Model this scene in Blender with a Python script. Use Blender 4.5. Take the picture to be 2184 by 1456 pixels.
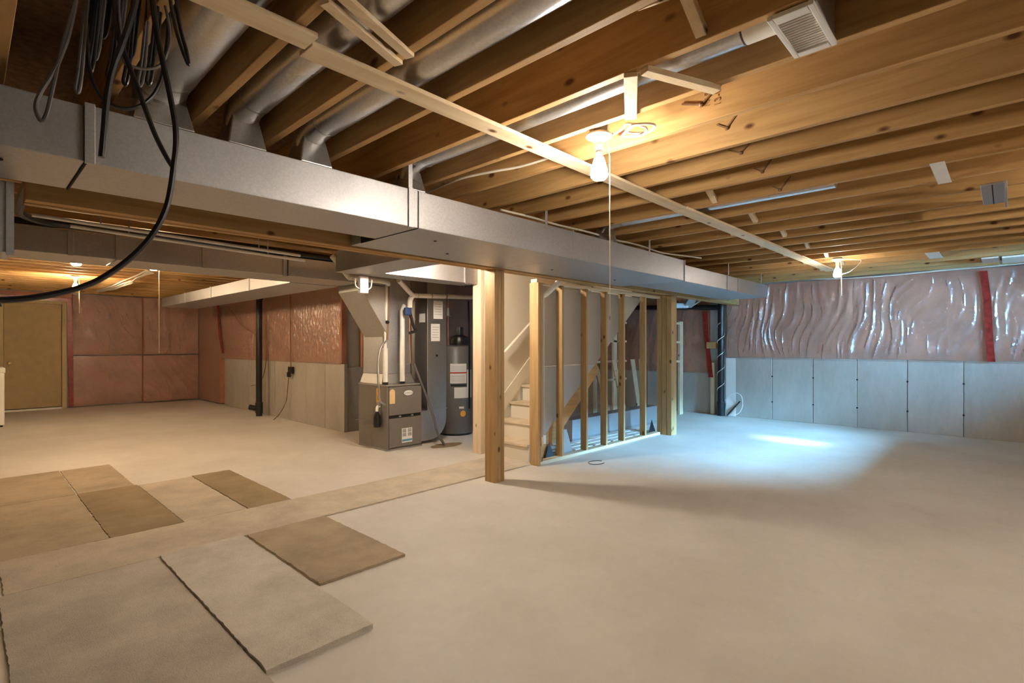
import bpy, math, random
from mathutils import Vector, noise
random.seed(7)
D = bpy.data
C = bpy.context.scene.collection
for o in list(D.objects): D.objects.remove(o)

# ------------------------------------------------------------------ camera
F_PX, H, HZ = 1113.0, 1.35, 735.0
A = math.radians(43.55)
FX, FY = math.cos(A), math.sin(A)
RX, RY = math.sin(A), -math.cos(A)
cam = D.cameras.new('camera'); co = D.objects.new('camera', cam); C.objects.link(co)
cam.sensor_width = 36.0; cam.lens = 36.0 * F_PX / 2184.0
cam.shift_y = (HZ - 728.0) / 2184.0
cam.clip_start = 0.05; cam.clip_end = 100
co.location = (0, 0, H); co.rotation_euler = (math.radians(90), 0, A - math.radians(90))
sc = bpy.context.scene
sc.camera = co
# ------------------------------------------------------------------ world, daylight, exposure
sc.view_settings.view_transform = 'Standard'; sc.view_settings.look = 'None'
sc.view_settings.gamma = 1.0; sc.view_settings.use_curve_mapping = False
sc.view_settings.exposure = 0.50
BULB_W = 23.0                      # radiant power of one lamp
BULB_COL = (1.0, 0.885, 0.735)
w = D.worlds.new('sky'); sc.world = w; w.use_nodes = True
w.node_tree.nodes['Background'].inputs[0].default_value = (0.45, 0.68, 1.0, 1)
w.node_tree.nodes['Background'].inputs[1].default_value = 1.5
sun = D.lights.new('sun', 'SUN'); sun.energy = 24; sun.color = (0.72, 0.88, 1.0); sun.angle = math.radians(3)
so = D.objects.new('sun', sun); C.objects.link(so)
WIN = (7.37, 7.83, 1.84, 2.06)       # basement window in the wall at y=-3
sd = Vector((8.02, 2.28, 0.0)) - Vector((7.6, -3.0, 1.95))
so.rotation_euler = sd.to_track_quat('-Z', 'Y').to_euler()
def daylight(name, loc, aim, sx, sy, energy, spread):
    al = D.lights.new(name, 'AREA'); al.shape = 'RECTANGLE'; al.size = sx; al.size_y = sy
    al.energy = energy; al.color = (0.23, 0.60, 1.0); al.spread = math.radians(spread)
    ao = D.objects.new(name, al); C.objects.link(ao); ao.location = loc
    ao.rotation_euler = (Vector(aim) - Vector(loc)).to_track_quat('-Z', 'Y').to_euler()
daylight('sky_over_window_well', (7.6, -5.15, 2.64), (7.6, -3.0, 1.95), 1.6, 0.34, 14500, 180)
daylight('wall_sheen_fill', (7.6, -2.93, 1.95), (10.0, 1.7, 1.55), 0.55, 0.33, 30, 46)  # added fill lamp inside the opening, puts a blue sheen on the right wall

# ------------------------------------------------------------------ points from image measurements onto real planes
def _ray(u, v):
    s = (u - 1092) / F_PX
    return (FX + RX * s, FY + RY * s, (HZ - v) / F_PX)
def on_z(u, v, z):
    r = _ray(u, v); t = (z - H) / r[2]; return Vector((r[0] * t, r[1] * t, z))
def on_x(u, v, x):
    r = _ray(u, v); t = x / r[0]; return Vector((x, r[1] * t, H + r[2] * t))
def on_y(u, v, y):
    r = _ray(u, v); t = y / r[1]; return Vector((r[0] * t, y, H + r[2] * t))

# ------------------------------------------------------------------ materials
def new_mat(name):
    m = D.materials.new(name); m.use_nodes = True
    nt = m.node_tree; b = nt.nodes['Principled BSDF']
    return m, nt, b
def N(nt, t, **kw):
    n = nt.nodes.new(t)
    for k, v in kw.items():
        if k in n.inputs: n.inputs[k].default_value = v
        else: setattr(n, k, v)
    return n
def coords(nt, scale=(1, 1, 1), rand=True):
    tc = N(nt, 'ShaderNodeTexCoord'); mp = N(nt, 'ShaderNodeMapping')
    mp.inputs['Scale'].default_value = scale
    nt.links.new(tc.outputs['Object'], mp.inputs['Vector'])
    if rand:
        oi = N(nt, 'ShaderNodeObjectInfo'); mu = N(nt, 'ShaderNodeMath', operation='MULTIPLY'); mu.inputs[1].default_value = 57.0
        nt.links.new(oi.outputs['Random'], mu.inputs[0])
        cb = N(nt, 'ShaderNodeCombineXYZ')
        for i in range(3): nt.links.new(mu.outputs[0], cb.inputs[i])
        nt.links.new(cb.outputs[0], mp.inputs['Location'])
    return mp.outputs['Vector']
def ramp(nt, fac, stops):
    r = N(nt, 'ShaderNodeValToRGB'); e = r.color_ramp.elements
    while len(e) > 2: e.remove(e[-1])
    for i, (p, c) in enumerate(stops):
        el = e[i] if i < 2 else e.new(p)
        el.position = p; el.color = (c[0], c[1], c[2], 1)
    nt.links.new(fac, r.inputs['Fac']); return r.outputs['Color']
def mix(nt, fac, a, b, mode='MIX'):
    n = N(nt, 'ShaderNodeMix', data_type='RGBA', blend_type=mode)
    if isinstance(fac, float): n.inputs[0].default_value = fac
    else: nt.links.new(fac, n.inputs[0])
    for i, v in ((6, a), (7, b)):
        if isinstance(v, tuple): n.inputs[i].default_value = (v[0], v[1], v[2], 1)
        else: nt.links.new(v, n.inputs[i])
    return n.outputs[2]
def bump(nt, b, h, s=0.3, d=0.01):
    bp = N(nt, 'ShaderNodeBump'); bp.inputs['Strength'].default_value = s; bp.inputs['Distance'].default_value = d
    nt.links.new(h, bp.inputs['Height']); nt.links.new(bp.outputs[0], b.inputs['Normal'])
def wood(name, light, dark, axis, knots=True):
    m, nt, b = new_mat(name)
    sc_ = [9.0] * 3; sc_[axis] = 0.7
    v = coords(nt, tuple(sc_))
    n1 = N(nt, 'ShaderNodeTexNoise', Scale=2.2, Detail=6.0, Roughness=0.6, Distortion=0.6); nt.links.new(v, n1.inputs['Vector'])
    c = ramp(nt, n1.outputs['Fac'], [(0.34, dark), (0.60, light)])
    oi = N(nt, 'ShaderNodeObjectInfo')
    c = mix(nt, 0.22, c, ramp(nt, oi.outputs['Random'], [(0.0, tuple(x * 0.7 for x in dark)), (1.0, tuple(min(1, x * 1.2) for x in light))]))
    if knots:
        s2 = [7.0] * 3; s2[axis] = 3.9
        v2 = coords(nt, tuple(s2))
        vo = N(nt, 'ShaderNodeTexVoronoi', Scale=1.0); nt.links.new(v2, vo.inputs['Vector'])
        k = ramp(nt, vo.outputs['Distance'], [(0.07, (1, 1, 1)), (0.15, (0, 0, 0))])
        c = mix(nt, k, c, (0.13, 0.05, 0.018))
    nt.links.new(c, b.inputs['Base Color'])
    b.inputs['Roughness'].default_value = 0.62; b.inputs['Specular IOR Level'].default_value = 0.25
    bump(nt, b, n1.outputs['Fac'], 0.12, 0.004)
    return m
def plain(name, col, rough=0.5, metal=0.0, var=0.12, scale=8.0, spec=0.4, bs=0.0):
    m, nt, b = new_mat(name)
    v = coords(nt)
    n1 = N(nt, 'ShaderNodeTexNoise', Scale=scale, Detail=5.0); nt.links.new(v, n1.inputs['Vector'])
    lo = tuple(x * (1 - var) for x in col); hi = tuple(min(1, x * (1 + var)) for x in col)
    nt.links.new(ramp(nt, n1.outputs['Fac'], [(0.3, lo), (0.7, hi)]), b.inputs['Base Color'])
    b.inputs['Roughness'].default_value = rough; b.inputs['Metallic'].default_value = metal
    b.inputs['Specular IOR Level'].default_value = spec
    if bs: bump(nt, b, n1.outputs['Fac'], bs, 0.01)
    return m
def galv(name, col=(0.62, 0.62, 0.64), rough=0.36):
    m, nt, b = new_mat(name)
    v = coords(nt)
    vo = N(nt, 'ShaderNodeTexVoronoi', Scale=110.0); nt.links.new(v, vo.inputs['Vector'])
    n1 = N(nt, 'ShaderNodeTexNoise', Scale=3.0, Detail=3.0); nt.links.new(v, n1.inputs['Vector'])
    bw = N(nt, 'ShaderNodeRGBToBW'); nt.links.new(vo.outputs['Color'], bw.inputs[0])
    c = ramp(nt, bw.outputs[0], [(0.2, tuple(x * 0.9 for x in col)), (0.8, tuple(min(1, x * 1.06) for x in col))])
    c = mix(nt, 0.35, c, ramp(nt, n1.outputs['Fac'], [(0.3, tuple(x * 0.8 for x in col)), (0.7, col)]))
    nt.links.new(c, b.inputs['Base Color'])
    b.inputs['Metallic'].default_value = 0.92
    r = N(nt, 'ShaderNodeMapRange'); r.inputs['To Min'].default_value = rough - 0.06; r.inputs['To Max'].default_value = rough + 0.1
    nt.links.new(n1.outputs['Fac'], r.inputs['Value']); nt.links.new(r.outputs[0], b.inputs['Roughness'])
    bump(nt, b, n1.outputs['Fac'], 0.05, 0.02)
    return m
def concrete(name, base, dark, stain=0.5, vert=False, rough=0.8):
    m, nt, b = new_mat(name)
    v = coords(nt, (1, 1, 0.35) if vert else (1, 1, 1), rand=vert)
    n1 = N(nt, 'ShaderNodeTexNoise', Scale=1.6, Detail=8.0, Roughness=0.62); nt.links.new(v, n1.inputs['Vector'])
    n2 = N(nt, 'ShaderNodeTexNoise', Scale=22.0, Detail=6.0, Roughness=0.7); nt.links.new(v, n2.inputs['Vector'])
    c = ramp(nt, n1.outputs['Fac'], [(0.3, dark), (0.62, base)])
    c = mix(nt, stain * 0.5, c, ramp(nt, n2.outputs['Fac'], [(0.3, dark), (0.6, base)]))
    nt.links.new(c, b.inputs['Base Color']); b.inputs['Roughness'].default_value = rough
    b.inputs['Specular IOR Level'].default_value = 0.3
    bump(nt, b, n2.outputs['Fac'], 0.15, 0.006)
    return m
def emit(name, col, s):
    m, nt, b = new_mat(name)
    b.inputs['Base Color'].default_value = (0.9, 0.9, 0.85, 1)
    b.inputs['Emission Color'].default_value = (*col, 1); b.inputs['Emission Strength'].default_value = s
    return m
def poly_film(name, bscale=9.0, bstr=0.6, rgh=0.11, bdist=0.04):
    m, nt, b = new_mat(name)
    out = nt.nodes['Material Output']
    tr = N(nt, 'ShaderNodeBsdfTransparent'); tr.inputs[0].default_value = (0.95, 0.95, 0.95, 1)
    df = N(nt, 'ShaderNodeBsdfDiffuse'); df.inputs[0].default_value = (0.62, 0.45, 0.39, 1)
    gl = N(nt, 'ShaderNodeBsdfGlossy')
    gl.inputs['Roughness'].default_value = rgh; gl.inputs[0].default_value = (1, 1, 1, 1)
    m1 = N(nt, 'ShaderNodeMixShader'); m1.inputs[0].default_value = 0.22
    nt.links.new(tr.outputs[0], m1.inputs[1]); nt.links.new(df.outputs[0], m1.inputs[2])
    g2 = N(nt, 'ShaderNodeBsdfGlossy'); g2.inputs['Roughness'].default_value = 0.36; g2.inputs[0].default_value = (1, 1, 1, 1)
    mg = N(nt, 'ShaderNodeMixShader'); mg.inputs[0].default_value = 0.55
    nt.links.new(gl.outputs[0], mg.inputs[1]); nt.links.new(g2.outputs[0], mg.inputs[2])
    fr = N(nt, 'ShaderNodeFresnel'); fr.inputs['IOR'].default_value = 1.8
    mn = N(nt, 'ShaderNodeMath', operation='MINIMUM'); mn.inputs[1].default_value = 0.26; nt.links.new(fr.outputs[0], mn.inputs[0])
    m2 = N(nt, 'ShaderNodeMixShader'); nt.links.new(mn.outputs[0], m2.inputs[0])
    nt.links.new(m1.outputs[0], m2.inputs[1]); nt.links.new(mg.outputs[0], m2.inputs[2])
    tc = N(nt, 'ShaderNodeTexCoord')
    n1 = N(nt, 'ShaderNodeTexNoise', Scale=bscale, Detail=4.0); nt.links.new(tc.outputs['Object'], n1.inputs['Vector'])
    bp = N(nt, 'ShaderNodeBump'); bp.inputs['Strength'].default_value = bstr; bp.inputs['Distance'].default_value = bdist
    nt.links.new(n1.outputs['Fac'], bp.inputs['Height'])
    nt.links.new(bp.outputs[0], gl.inputs['Normal']); nt.links.new(bp.outputs[0], fr.inputs['Normal'])
    nt.links.new(m2.outputs[0], out.inputs['Surface'])
    nt.nodes.remove(b)
    return m

LT, DK = (0.56, 0.345, 0.145), (0.39, 0.22, 0.08)
W = [wood('spruce_x', LT, DK, 0), wood('spruce_y', LT, DK, 1), wood('spruce_z', (0.52, 0.345, 0.165), (0.37, 0.225, 0.095), 2)]
W_PALE = [wood('pale_x', (0.80, 0.66, 0.45), (0.68, 0.50, 0.30), 0), wood('pale_y', (0.80, 0.62, 0.40), (0.68, 0.50, 0.30), 1), wood('pale_z', (0.78, 0.64, 0.45), (0.66, 0.5, 0.32), 2)]
M = dict(
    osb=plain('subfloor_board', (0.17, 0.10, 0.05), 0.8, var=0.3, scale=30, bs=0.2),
    floor=concrete('floor_concrete', (0.78, 0.735, 0.67), (0.66, 0.61, 0.54), 0.35, rough=0.52),
    wallc=concrete('wall_concrete', (0.50, 0.47, 0.42), (0.36, 0.33, 0.28), 0.5, True),
    wallplain=concrete('wall_concrete_flat', (0.50, 0.47, 0.42), (0.36, 0.33, 0.28), 0.5),
    galv=galv('galvanized', (0.52, 0.52, 0.54), 0.48), galv_dark=galv('galvanized_dull', (0.50, 0.49, 0.48), 0.42),
    pipe=galv('galvanized_pipe', (0.66, 0.66, 0.67), 0.28),
    pink=plain('pink_batt', (0.49, 0.23, 0.15), 0.95, var=0.22, scale=3, bs=0.5, spec=0.1),
    film=poly_film('poly_film'), film2=poly_film('poly_film_crinkled', 14.0, 1.0, 0.08, 0.16),
    white=plain('white_plastic', (0.82, 0.80, 0.76), 0.4, var=0.03),
    pvc=plain('white_pvc', (0.80, 0.77, 0.70), 0.35, var=0.05),
    paper=plain('paper', (0.83, 0.82, 0.78), 0.8, var=0.03),
    ink=plain('grey_ink', (0.35, 0.35, 0.36), 0.8),
    black=plain('black_plastic', (0.012, 0.012, 0.013), 0.35, spec=0.5),
    cable=plain('black_cable', (0.015, 0.015, 0.018), 0.32, spec=0.6),
    greycable=plain('grey_cable', (0.12, 0.11, 0.11), 0.4),
    romex=plain('cream_cable', (0.76, 0.70, 0.58), 0.5, var=0.05),
    brownwire=plain('brown_wire', (0.22, 0.12, 0.06), 0.5),
    furn=plain('brown_grey_enamel', (0.185, 0.165, 0.145), 0.42, var=0.04, spec=0.4),
    furn_trim=plain('grey_trim', (0.33, 0.31, 0.28), 0.4, metal=0.3),
    tank=plain('tank_enamel', (0.15, 0.145, 0.14), 0.38, var=0.05),
    orange=plain('orange_tag', (0.80, 0.38, 0.05), 0.6, var=0.05),
    cream_tag=plain('tan_tag', (0.80, 0.58, 0.28), 0.6, var=0.05),
    red=plain('red_print', (0.50, 0.06, 0.04), 0.6),
    blue=plain('blue_print', (0.10, 0.30, 0.42), 0.6), navy=plain('navy_plastic', (0.03, 0.06, 0.16), 0.4),
    redtape=plain('red_sheathing_tape', (0.27, 0.022, 0.018), 0.25, var=0.3, scale=14, spec=0.6),
    drywall=plain('drywall_paper', (0.44, 0.39, 0.32), 0.85, var=0.04, scale=3),
    drywall2=plain('drywall_grey', (0.46, 0.45, 0.43), 0.85, var=0.04, scale=3),
    paint=plain('cream_paint', (0.80, 0.74, 0.62), 0.6, var=0.03, scale=2),
    tread=plain('stair_tread', (0.70, 0.58, 0.42), 0.6, var=0.12, scale=6),
    door=plain('tan_door', (0.46, 0.34, 0.17), 0.6, var=0.06), doorframe=plain('tan_frame', (0.52, 0.40, 0.22), 0.6, var=0.06),
    brass=plain('brass', (0.6, 0.45, 0.2), 0.3, metal=0.9), copper=plain('copper', (0.65, 0.35, 0.22), 0.35, metal=0.9),
    steel=plain('steel', (0.5, 0.5, 0.5), 0.35, metal=0.9), string=plain('pull_string', (0.85, 0.75, 0.55), 0.7),
    stamp=plain('ink_stamp', (0.30, 0.16, 0.06), 0.8), dark=plain('dark_gap', (0.02, 0.018, 0.016), 0.9),
    wet=plain('damp_stain', (0.30, 0.22, 0.13), 0.6), bulb=emit('bulb_glow', BULB_COL, 0.85 * BULB_W / (math.pi * 0.0205)),
    bulb_strong=emit('bulb_glow_strong', BULB_COL, 2.2 * BULB_W / (math.pi * 0.0205)),
    bulb_soft=emit('bulb_glow_soft', BULB_COL, 0.45 * BULB_W / (math.pi * 0.0205)),
    bulb_weak=emit('bulb_glow_weak', (1.0, 0.74, 0.45), 1.45 * BULB_W / (math.pi * 0.0205)),
    glass=plain('window_frame_white', (0.8, 0.8, 0.8), 0.4),
)

# ------------------------------------------------------------------ geometry helpers
class MB:
    def __init__(s): s.v = []; s.f = []
    def add(s, vs, fs):
        k = len(s.v); s.v += [Vector(p) for p in vs]; s.f += [tuple(i + k for i in f) for f in fs]; return s
    def box(s, x0, x1, y0, y1, z0, z1):
        return s.hexa([(x0, y0, z0), (x1, y0, z0), (x1, y1, z0), (x0, y1, z0), (x0, y0, z1), (x1, y0, z1), (x1, y1, z1), (x0, y1, z1)])
    def hexa(s, p):
        return s.add(p, [(3, 2, 1, 0), (4, 5, 6, 7), (0, 1, 5, 4), (1, 2, 6, 5), (2, 3, 7, 6), (3, 0, 4, 7)])
    def bar(s, a, b, w, h, up=(0, 0, 1)):
        a = Vector(a); b = Vector(b); d = (b - a).normalized(); u = Vector(up)
        r = d.cross(u).normalized(); u = r.cross(d).normalized()
        r = r * w / 2; u = u * h / 2
        return s.hexa([a - r - u, b - r - u, b + r - u, a + r - u, a - r + u, b - r + u, b + r + u, a + r + u])
    def prism(s, poly, axis, t0, t1):
        # poly: list of 2D points in the two other axes (in x,y,z order); extruded along axis
        def P(p, t):
            q = list(p); q.insert(axis, t); return q
        n = len(poly)
        vs = [P(p, t0) for p in poly] + [P(p, t1) for p in poly]
        fs = [tuple(range(n))[::-1], tuple(range(n, 2 * n))] + [(i, (i + 1) % n, n + (i + 1) % n, n + i) for i in range(n)]
        return s.add(vs, fs)
    def lathe(s, prof, c, n=20, axis=2):
        vs = []; fs = []
        for (r, t) in prof:
            for i in range(n):
                a = 2 * math.pi * i / n; p = [r * math.cos(a), r * math.sin(a)]; p.insert(axis, t)
                vs.append((c[0] + p[0], c[1] + p[1], c[2] + p[2]))
        m = len(prof)
        for j in range(m - 1):
            for i in range(n):
                fs.append((j * n + i, j * n + (i + 1) % n, (j + 1) * n + (i + 1) % n, (j + 1) * n + i))
        fs.append(tuple(range(n))[::-1]); fs.append(tuple(range((m - 1) * n, m * n)))
        return s.add(vs, fs)
    def tube(s, pts, r, n=8, smooth=0):
        pts = [Vector(p) for p in pts]
        if smooth and len(pts) > 2:
            q = []
            P = [pts[0] * 2 - pts[1]] + pts + [pts[-1] * 2 - pts[-2]]
            for i in range(1, len(P) - 2):
                for k in range(smooth):
                    t = k / smooth; a, b, c, d = P[i - 1], P[i], P[i + 1], P[i + 2]
                    q.append(0.5 * ((2 * b) + (c - a) * t + (2 * a - 5 * b + 4 * c - d) * t * t + (3 * b - a - 3 * c + d) * t ** 3))
            pts = q + [pts[-1]]
        rings = []; prev = None
        for i, p in enumerate(pts):
            d = (pts[min(i + 1, len(pts) - 1)] - pts[max(i - 1, 0)]).normalized()
            if prev is None:
                u = d.orthogonal().normalized()
            else:
                u = (prev - d * prev.dot(d)).normalized()
            prev = u; v = d.cross(u)
            rr = r[i] if isinstance(r, (list, tuple)) else r
            rings.append([p + (u * math.cos(2 * math.pi * k / n) + v * math.sin(2 * math.pi * k / n)) * rr for k in range(n)])
        vs = [p for g in rings for p in g]; m = len(rings)
        fs = [(j * n + k, j * n + (k + 1) % n, (j + 1) * n + (k + 1) % n, (j + 1) * n + k) for j in range(m - 1) for k in range(n)]
        fs += [tuple(range(n))[::-1], tuple(range((m - 1) * n, m * n))]
        return s.add(vs, fs)
    def build(s, name, mat, parent=None, bevel=0.0, smooth=False):
        if parent is not None: org = worldloc(parent)
        else:
            xs = [p.x for p in s.v]; ys = [p.y for p in s.v]; zs = [p.z for p in s.v]
            org = Vector(((min(xs) + max(xs)) / 2, (min(ys) + max(ys)) / 2, min(zs)))
        me = D.meshes.new(name); me.from_pydata([tuple(p - org) for p in s.v], [], s.f)
        if smooth:
            me.polygons.foreach_set('use_smooth', [True] * len(me.polygons))
            try: me.set_sharp_from_angle(angle=math.radians(40))
            except Exception: pass
        me.materials.append(mat); me.update()
        o = D.objects.new(name, me); C.objects.link(o)
        if parent is not None: o.parent = parent
        else: o.location = org
        if bevel:
            b = o.modifiers.new('bevel', 'BEVEL'); b.width = bevel; b.segments = 2; b.limit_method = 'ANGLE'
        return o
def worldloc(o):
    l = Vector((0, 0, 0))
    while o is not None: l += o.location; o = o.parent
    return l
def tag(o, label, cat, group=None):
    o['label'] = label; o['category'] = cat
    if group: o['group'] = group
    return o
def thing(name, loc, label, cat, group=None):
    o = D.objects.new(name, None); C.objects.link(o); o.location = loc; o.empty_display_size = 0.1
    return tag(o, label, cat, group)
def struct(o): o['kind'] = 'structure'; return o
def stuff(o): o['kind'] = 'stuff'; return o
def B(*a): return MB().box(*a)
def T(pts, r, n=8, smooth=0): return MB().tube(pts, r, n, smooth)
def copy_part(src, parent, dloc):
    c = src.copy(); C.objects.link(c); c.parent = parent; c.location = src.location + Vector(dloc); return c
def text(name, body, size, loc, rot, mat, parent, ext=0.0006):
    cu = D.curves.new(name, 'FONT'); cu.body = body; cu.size = size; cu.align_x = 'CENTER'; cu.align_y = 'CENTER'; cu.extrude = ext
    t = D.objects.new(name, cu); C.objects.link(t)
    dg = bpy.context.evaluated_depsgraph_get()
    me = D.meshes.new_from_object(t.evaluated_get(dg)); D.objects.remove(t); me.materials.clear(); me.materials.append(mat)
    o = D.objects.new(name, me); C.objects.link(o); o.parent = parent
    o.location = Vector(loc) - worldloc(parent); o.rotation_euler = rot
    return o

# ================================================================== SHELL
JB, JT = 2.45, 2.685               # joist bottom, top
struct(B(-3.0, 10.3, -3.0, 14.8, -0.15, 0.0).build('floor', M['floor']))
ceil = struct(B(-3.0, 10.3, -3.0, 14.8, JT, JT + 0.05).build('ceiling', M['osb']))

# joists over the near half, running front to back
JX = [-0.23, 0.12, 0.47, 0.82, 1.17, 1.53, 1.88, 2.21, 2.56, 2.95, 3.30, 3.66, 4.10, 4.55, 5.00, 5.43, 5.86, 6.30, 6.72, 7.15, 7.58, 8.02, 8.46, 8.90, 9.35, 9.80]
j0 = B(JX[0] - 0.04, JX[0], -2.98, 3.775, JB, JT).build('joist', W[1], ceil, 0.003)
for x in JX[1:]: copy_part(j0, ceil, (x - JX[0], 0, random.uniform(-0.004, 0.003)))
# joists of the far-left room, running across
k0 = B(-2.98, 4.02, 4.10, 4.14, JB, JT).build('joist', W[0], ceil, 0.003)
y = 4.47
while y < 14.5:
    copy_part(k0, ceil, (0, y - 4.10, random.uniform(-0.004, 0.003))); y += 0.365
k1 = B(4.06, 10.05, 5.2, 5.24, JB, JT).build('joist', W[0], ceil, 0.003)
for i in range(1, 6): copy_part(k1, ceil, (0, i * 0.4, 0))
# strapping nailed under the joists, two lengths meeting at a joint
MB().bar((-0.9, 1.79, JB - 0.0135), (0.86, 1.81, JB - 0.0135), 0.105, 0.019).build('strapping', W_PALE[0], ceil, 0.002)
MB().bar((0.865, 1.865, JB - 0.0145), (3.94, 1.90, JB - 0.0145), 0.105, 0.019).build('strapping', W_PALE[0], ceil, 0.002)
MB().bar((3.95, 1.90, JB - 0.0145), (8.75, 1.88, JB - 0.0145), 0.125, 0.019).build('strapping', W_PALE[0], ceil, 0.002)
MB().bar((1.85, 1.10, JB - 0.0135), (2.205, 1.31, JB - 0.0135), 0.055, 0.019).build('strapping', W_PALE[0], ceil, 0.002)
# diagonal bridging between joists
def brace(x0, x1, y, flip, y2=None):
    a, b = (JT - 0.02, JB + 0.02) if flip else (JB + 0.02, JT - 0.02)
    MB().bar((x0 + 0.003, y, a), (x1 - 0.043, y if y2 is None else y2, b), 0.04, 0.035).build('bridging', W_PALE[0], ceil, 0.002)
brace(JX[5], JX[6], 0.80, True); brace(JX[5], JX[6], 0.87, False)
for k in (0, 0.075):
    MB().bar((0.79, 1.50 + k, JB - 0.009), (1.165, 1.64 + k, JB - 0.009), 0.04, 0.017).build('bridging', W_PALE[0], ceil, 0.002)
MB().bar((1.86, 1.045, JB - 0.0125), (2.215, 0.90, JB - 0.0125), 0.045, 0.024).build('bridging', W_PALE[0], ceil, 0.002)
for i in range(12, 24):
    if i == 13: continue
    brace(JX[i - 1], JX[i], 1.72 if i % 2 else 1.66, i % 2 == 0); brace(JX[i - 1], JX[i], 2.02, i % 2 == 1)

# ---- right-hand wall: form-marked concrete below, insulated above
wr = struct(B(10.12, 10.3, -3.0, 7.6, 0, JT).build('wall_right', M['wallplain']))
ys = [4.03, 3.74, 3.09, 2.43, 1.79, 1.13, 0.47, -0.18, -0.83, -1.48, -2.13, -2.98]
for a, b in zip(ys[:-1], ys[1:]):
    dx = random.uniform(-0.004, 0.004)
    B(10.075 + dx, 10.12, b + 0.003, a - 0.003, 0.0, 1.115).build('concrete_panel', M['wallc'], wr, 0.006)
    for z in (0.32, 0.78):
        B(10.068 + dx, 10.08, b - 0.012, b + 0.012, z - 0.012, z + 0.012).build('form_tie_mark', M['dark'], wr, 0.004)
for a, b in ((4.92, 4.05), (5.6, 4.93), (6.3, 5.61), (7.44, 6.31)):
    B(10.08, 10.12, b, a - 0.006, 0, 0.80).build('concrete_panel', M['wallc'], wr, 0.006)
# ---- wall on the left of the furnace
wl = struct(B(4.10, 4.3, 7.45, 14.8, 0, JT).build('wall_left', M['wallplain']))
ys = [7.40, 8.02, 8.70, 9.35, 10.0, 10.65, 11.3, 11.95, 12.55]
for a, b in zip(ys[:-1], ys[1:]):
    dx = random.uniform(-0.004, 0.004)
    B(4.04 + dx, 4.10, a + 0.003, b - 0.003, 0.0, 1.055).build('concrete_panel', M['wallc'], wl, 0.006)
wb = struct(B(4.3, 10.3, 7.45, 7.6, 0, JT).build('wall_back', M['wallplain']))
for a, b in ((4.10, 4.7), (4.71, 5.4), (5.41, 6.1), (6.11, 7.2), (7.21, 8.6), (8.61, 10.0)):
    B(a, b, 7.41, 7.45, 0.0, 1.0).build('concrete_panel', M['wallc'], wb, 0.006)
wd = struct(B(-3.0, 4.3, 14.66, 14.8, 0, JT).build('wall_far', M['wallplain']))
struct(B(-3.15, -3.0, -3.15, 14.8, 0, JT).build('wall_near_left', M['wallplain']))
wn = MB()
wn.box(-3.15, WIN[0], -3.15, -3.0, 0, JT); wn.box(WIN[1], 10.3, -3.15, -3.0, 0, JT)
wn.box(WIN[0], WIN[1], -3.15, -3.0, 0, WIN[2]); wn.box(WIN[0], WIN[1], -3.15, -3.0, WIN[3], JT)
struct(wn.build('wall_near', M['wallplain']))
wf = MB(); t = 0.03
wf.box(WIN[0], WIN[1], -3.1, -3.05, WIN[2], WIN[2] + t).box(WIN[0], WIN[1], -3.1, -3.05, WIN[3] - t, WIN[3])
wf.box(WIN[0], WIN[0] + t, -3.1, -3.05, WIN[2] + t, WIN[3] - t).box(WIN[1] - t, WIN[1], -3.1, -3.05, WIN[2] + t, WIN[3] - t)
struct(wf.build('window_1', M['glass']))

# ---- insulation and film
def sheet(name, axis, c, u0, u1, z0, z1, nu, nz, amp, seed, label, cat, skew=0.5, sag=0.0, group=None, freq=5.0, mat='film', crinkle=0.0):
    vs = []; fs = []
    for j in range(nz + 1):
        for i in range(nu + 1):
            a = i / nu; b = j / nz; u = u0 + (u1 - u0) * a; z = z0 + (z1 - z0) * b
            wv = 0.25 * noise.noise(Vector((u * 1.5, z * 1.2, seed)))
            q = noise.noise(Vector(((u + wv) * freq + z * skew * freq, z * 0.55, seed)))
            q2 = noise.noise(Vector(((u + wv) * freq * 2.6 + z * skew * freq * 2, z * 0.8, seed + 9)))
            q3 = noise.noise(Vector((u * 11 + 3 * z, z * 5, seed + 17)))
            rid = (1 - abs(q)) ** 9 + 0.5 * (1 - abs(q2)) ** 9 + 0.16 * (1 - abs(q3)) ** 6
            env = max(0.5, min(1, 0.7 + 1.2 * noise.noise(Vector((u * 0.9, z * 0.8, seed + 4)))))
            d = amp * (rid * env + 0.5 * max(0, 0.45 + noise.noise(Vector((u * 1.1, z * 1.3, seed + 2)))))
            if crinkle: d += crinkle * (1 + noise.noise(Vector((u * 17, z * 11, seed + 31))) + 0.6 * noise.noise(Vector((u * 34, z * 23, seed + 33))))
            edge = min(1, min(b, 1 - b) * 9)
            d *= 0.25 + 0.75 * edge
            p = [c - d, u] if axis == 0 else [u, c - d]
            vs.append((p[0], p[1], z))
    for j in range(nz):
        for i in range(nu):
            k = j * (nu + 1) + i; fs.append((k, k + 1, k + nu + 2, k + nu + 1))
    mb = MB(); mb.add(vs, fs)
    return tag(mb.build(name, M[mat], smooth=True), label, cat, group)
def batts(axis, c0, c1, u0, u1, z0, z1, wdt, label):
    t = thing('insulation_blanket', ((c0 + c1) / 2, (u0 + u1) / 2, z0) if axis == 0 else ((u0 + u1) / 2, (c0 + c1) / 2, z0), label, 'insulation')
    u = u0
    while u < u1 - 0.05:
        e = min(u + wdt, u1)
        d = 0.0
        (B(c0 + d, c1, u, e - 0.001, z0, z1) if axis == 0 else B(u, e - 0.001, c0 + d, c1, z0, z1)).build('batt', M['pink'], t)
        u = e
    return t
batts(0, 10.05, 10.118, -2.95, 3.88, 1.12, 2.445, 1.2, 'pink insulation behind clear film above the concrete of the right wall')
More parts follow.
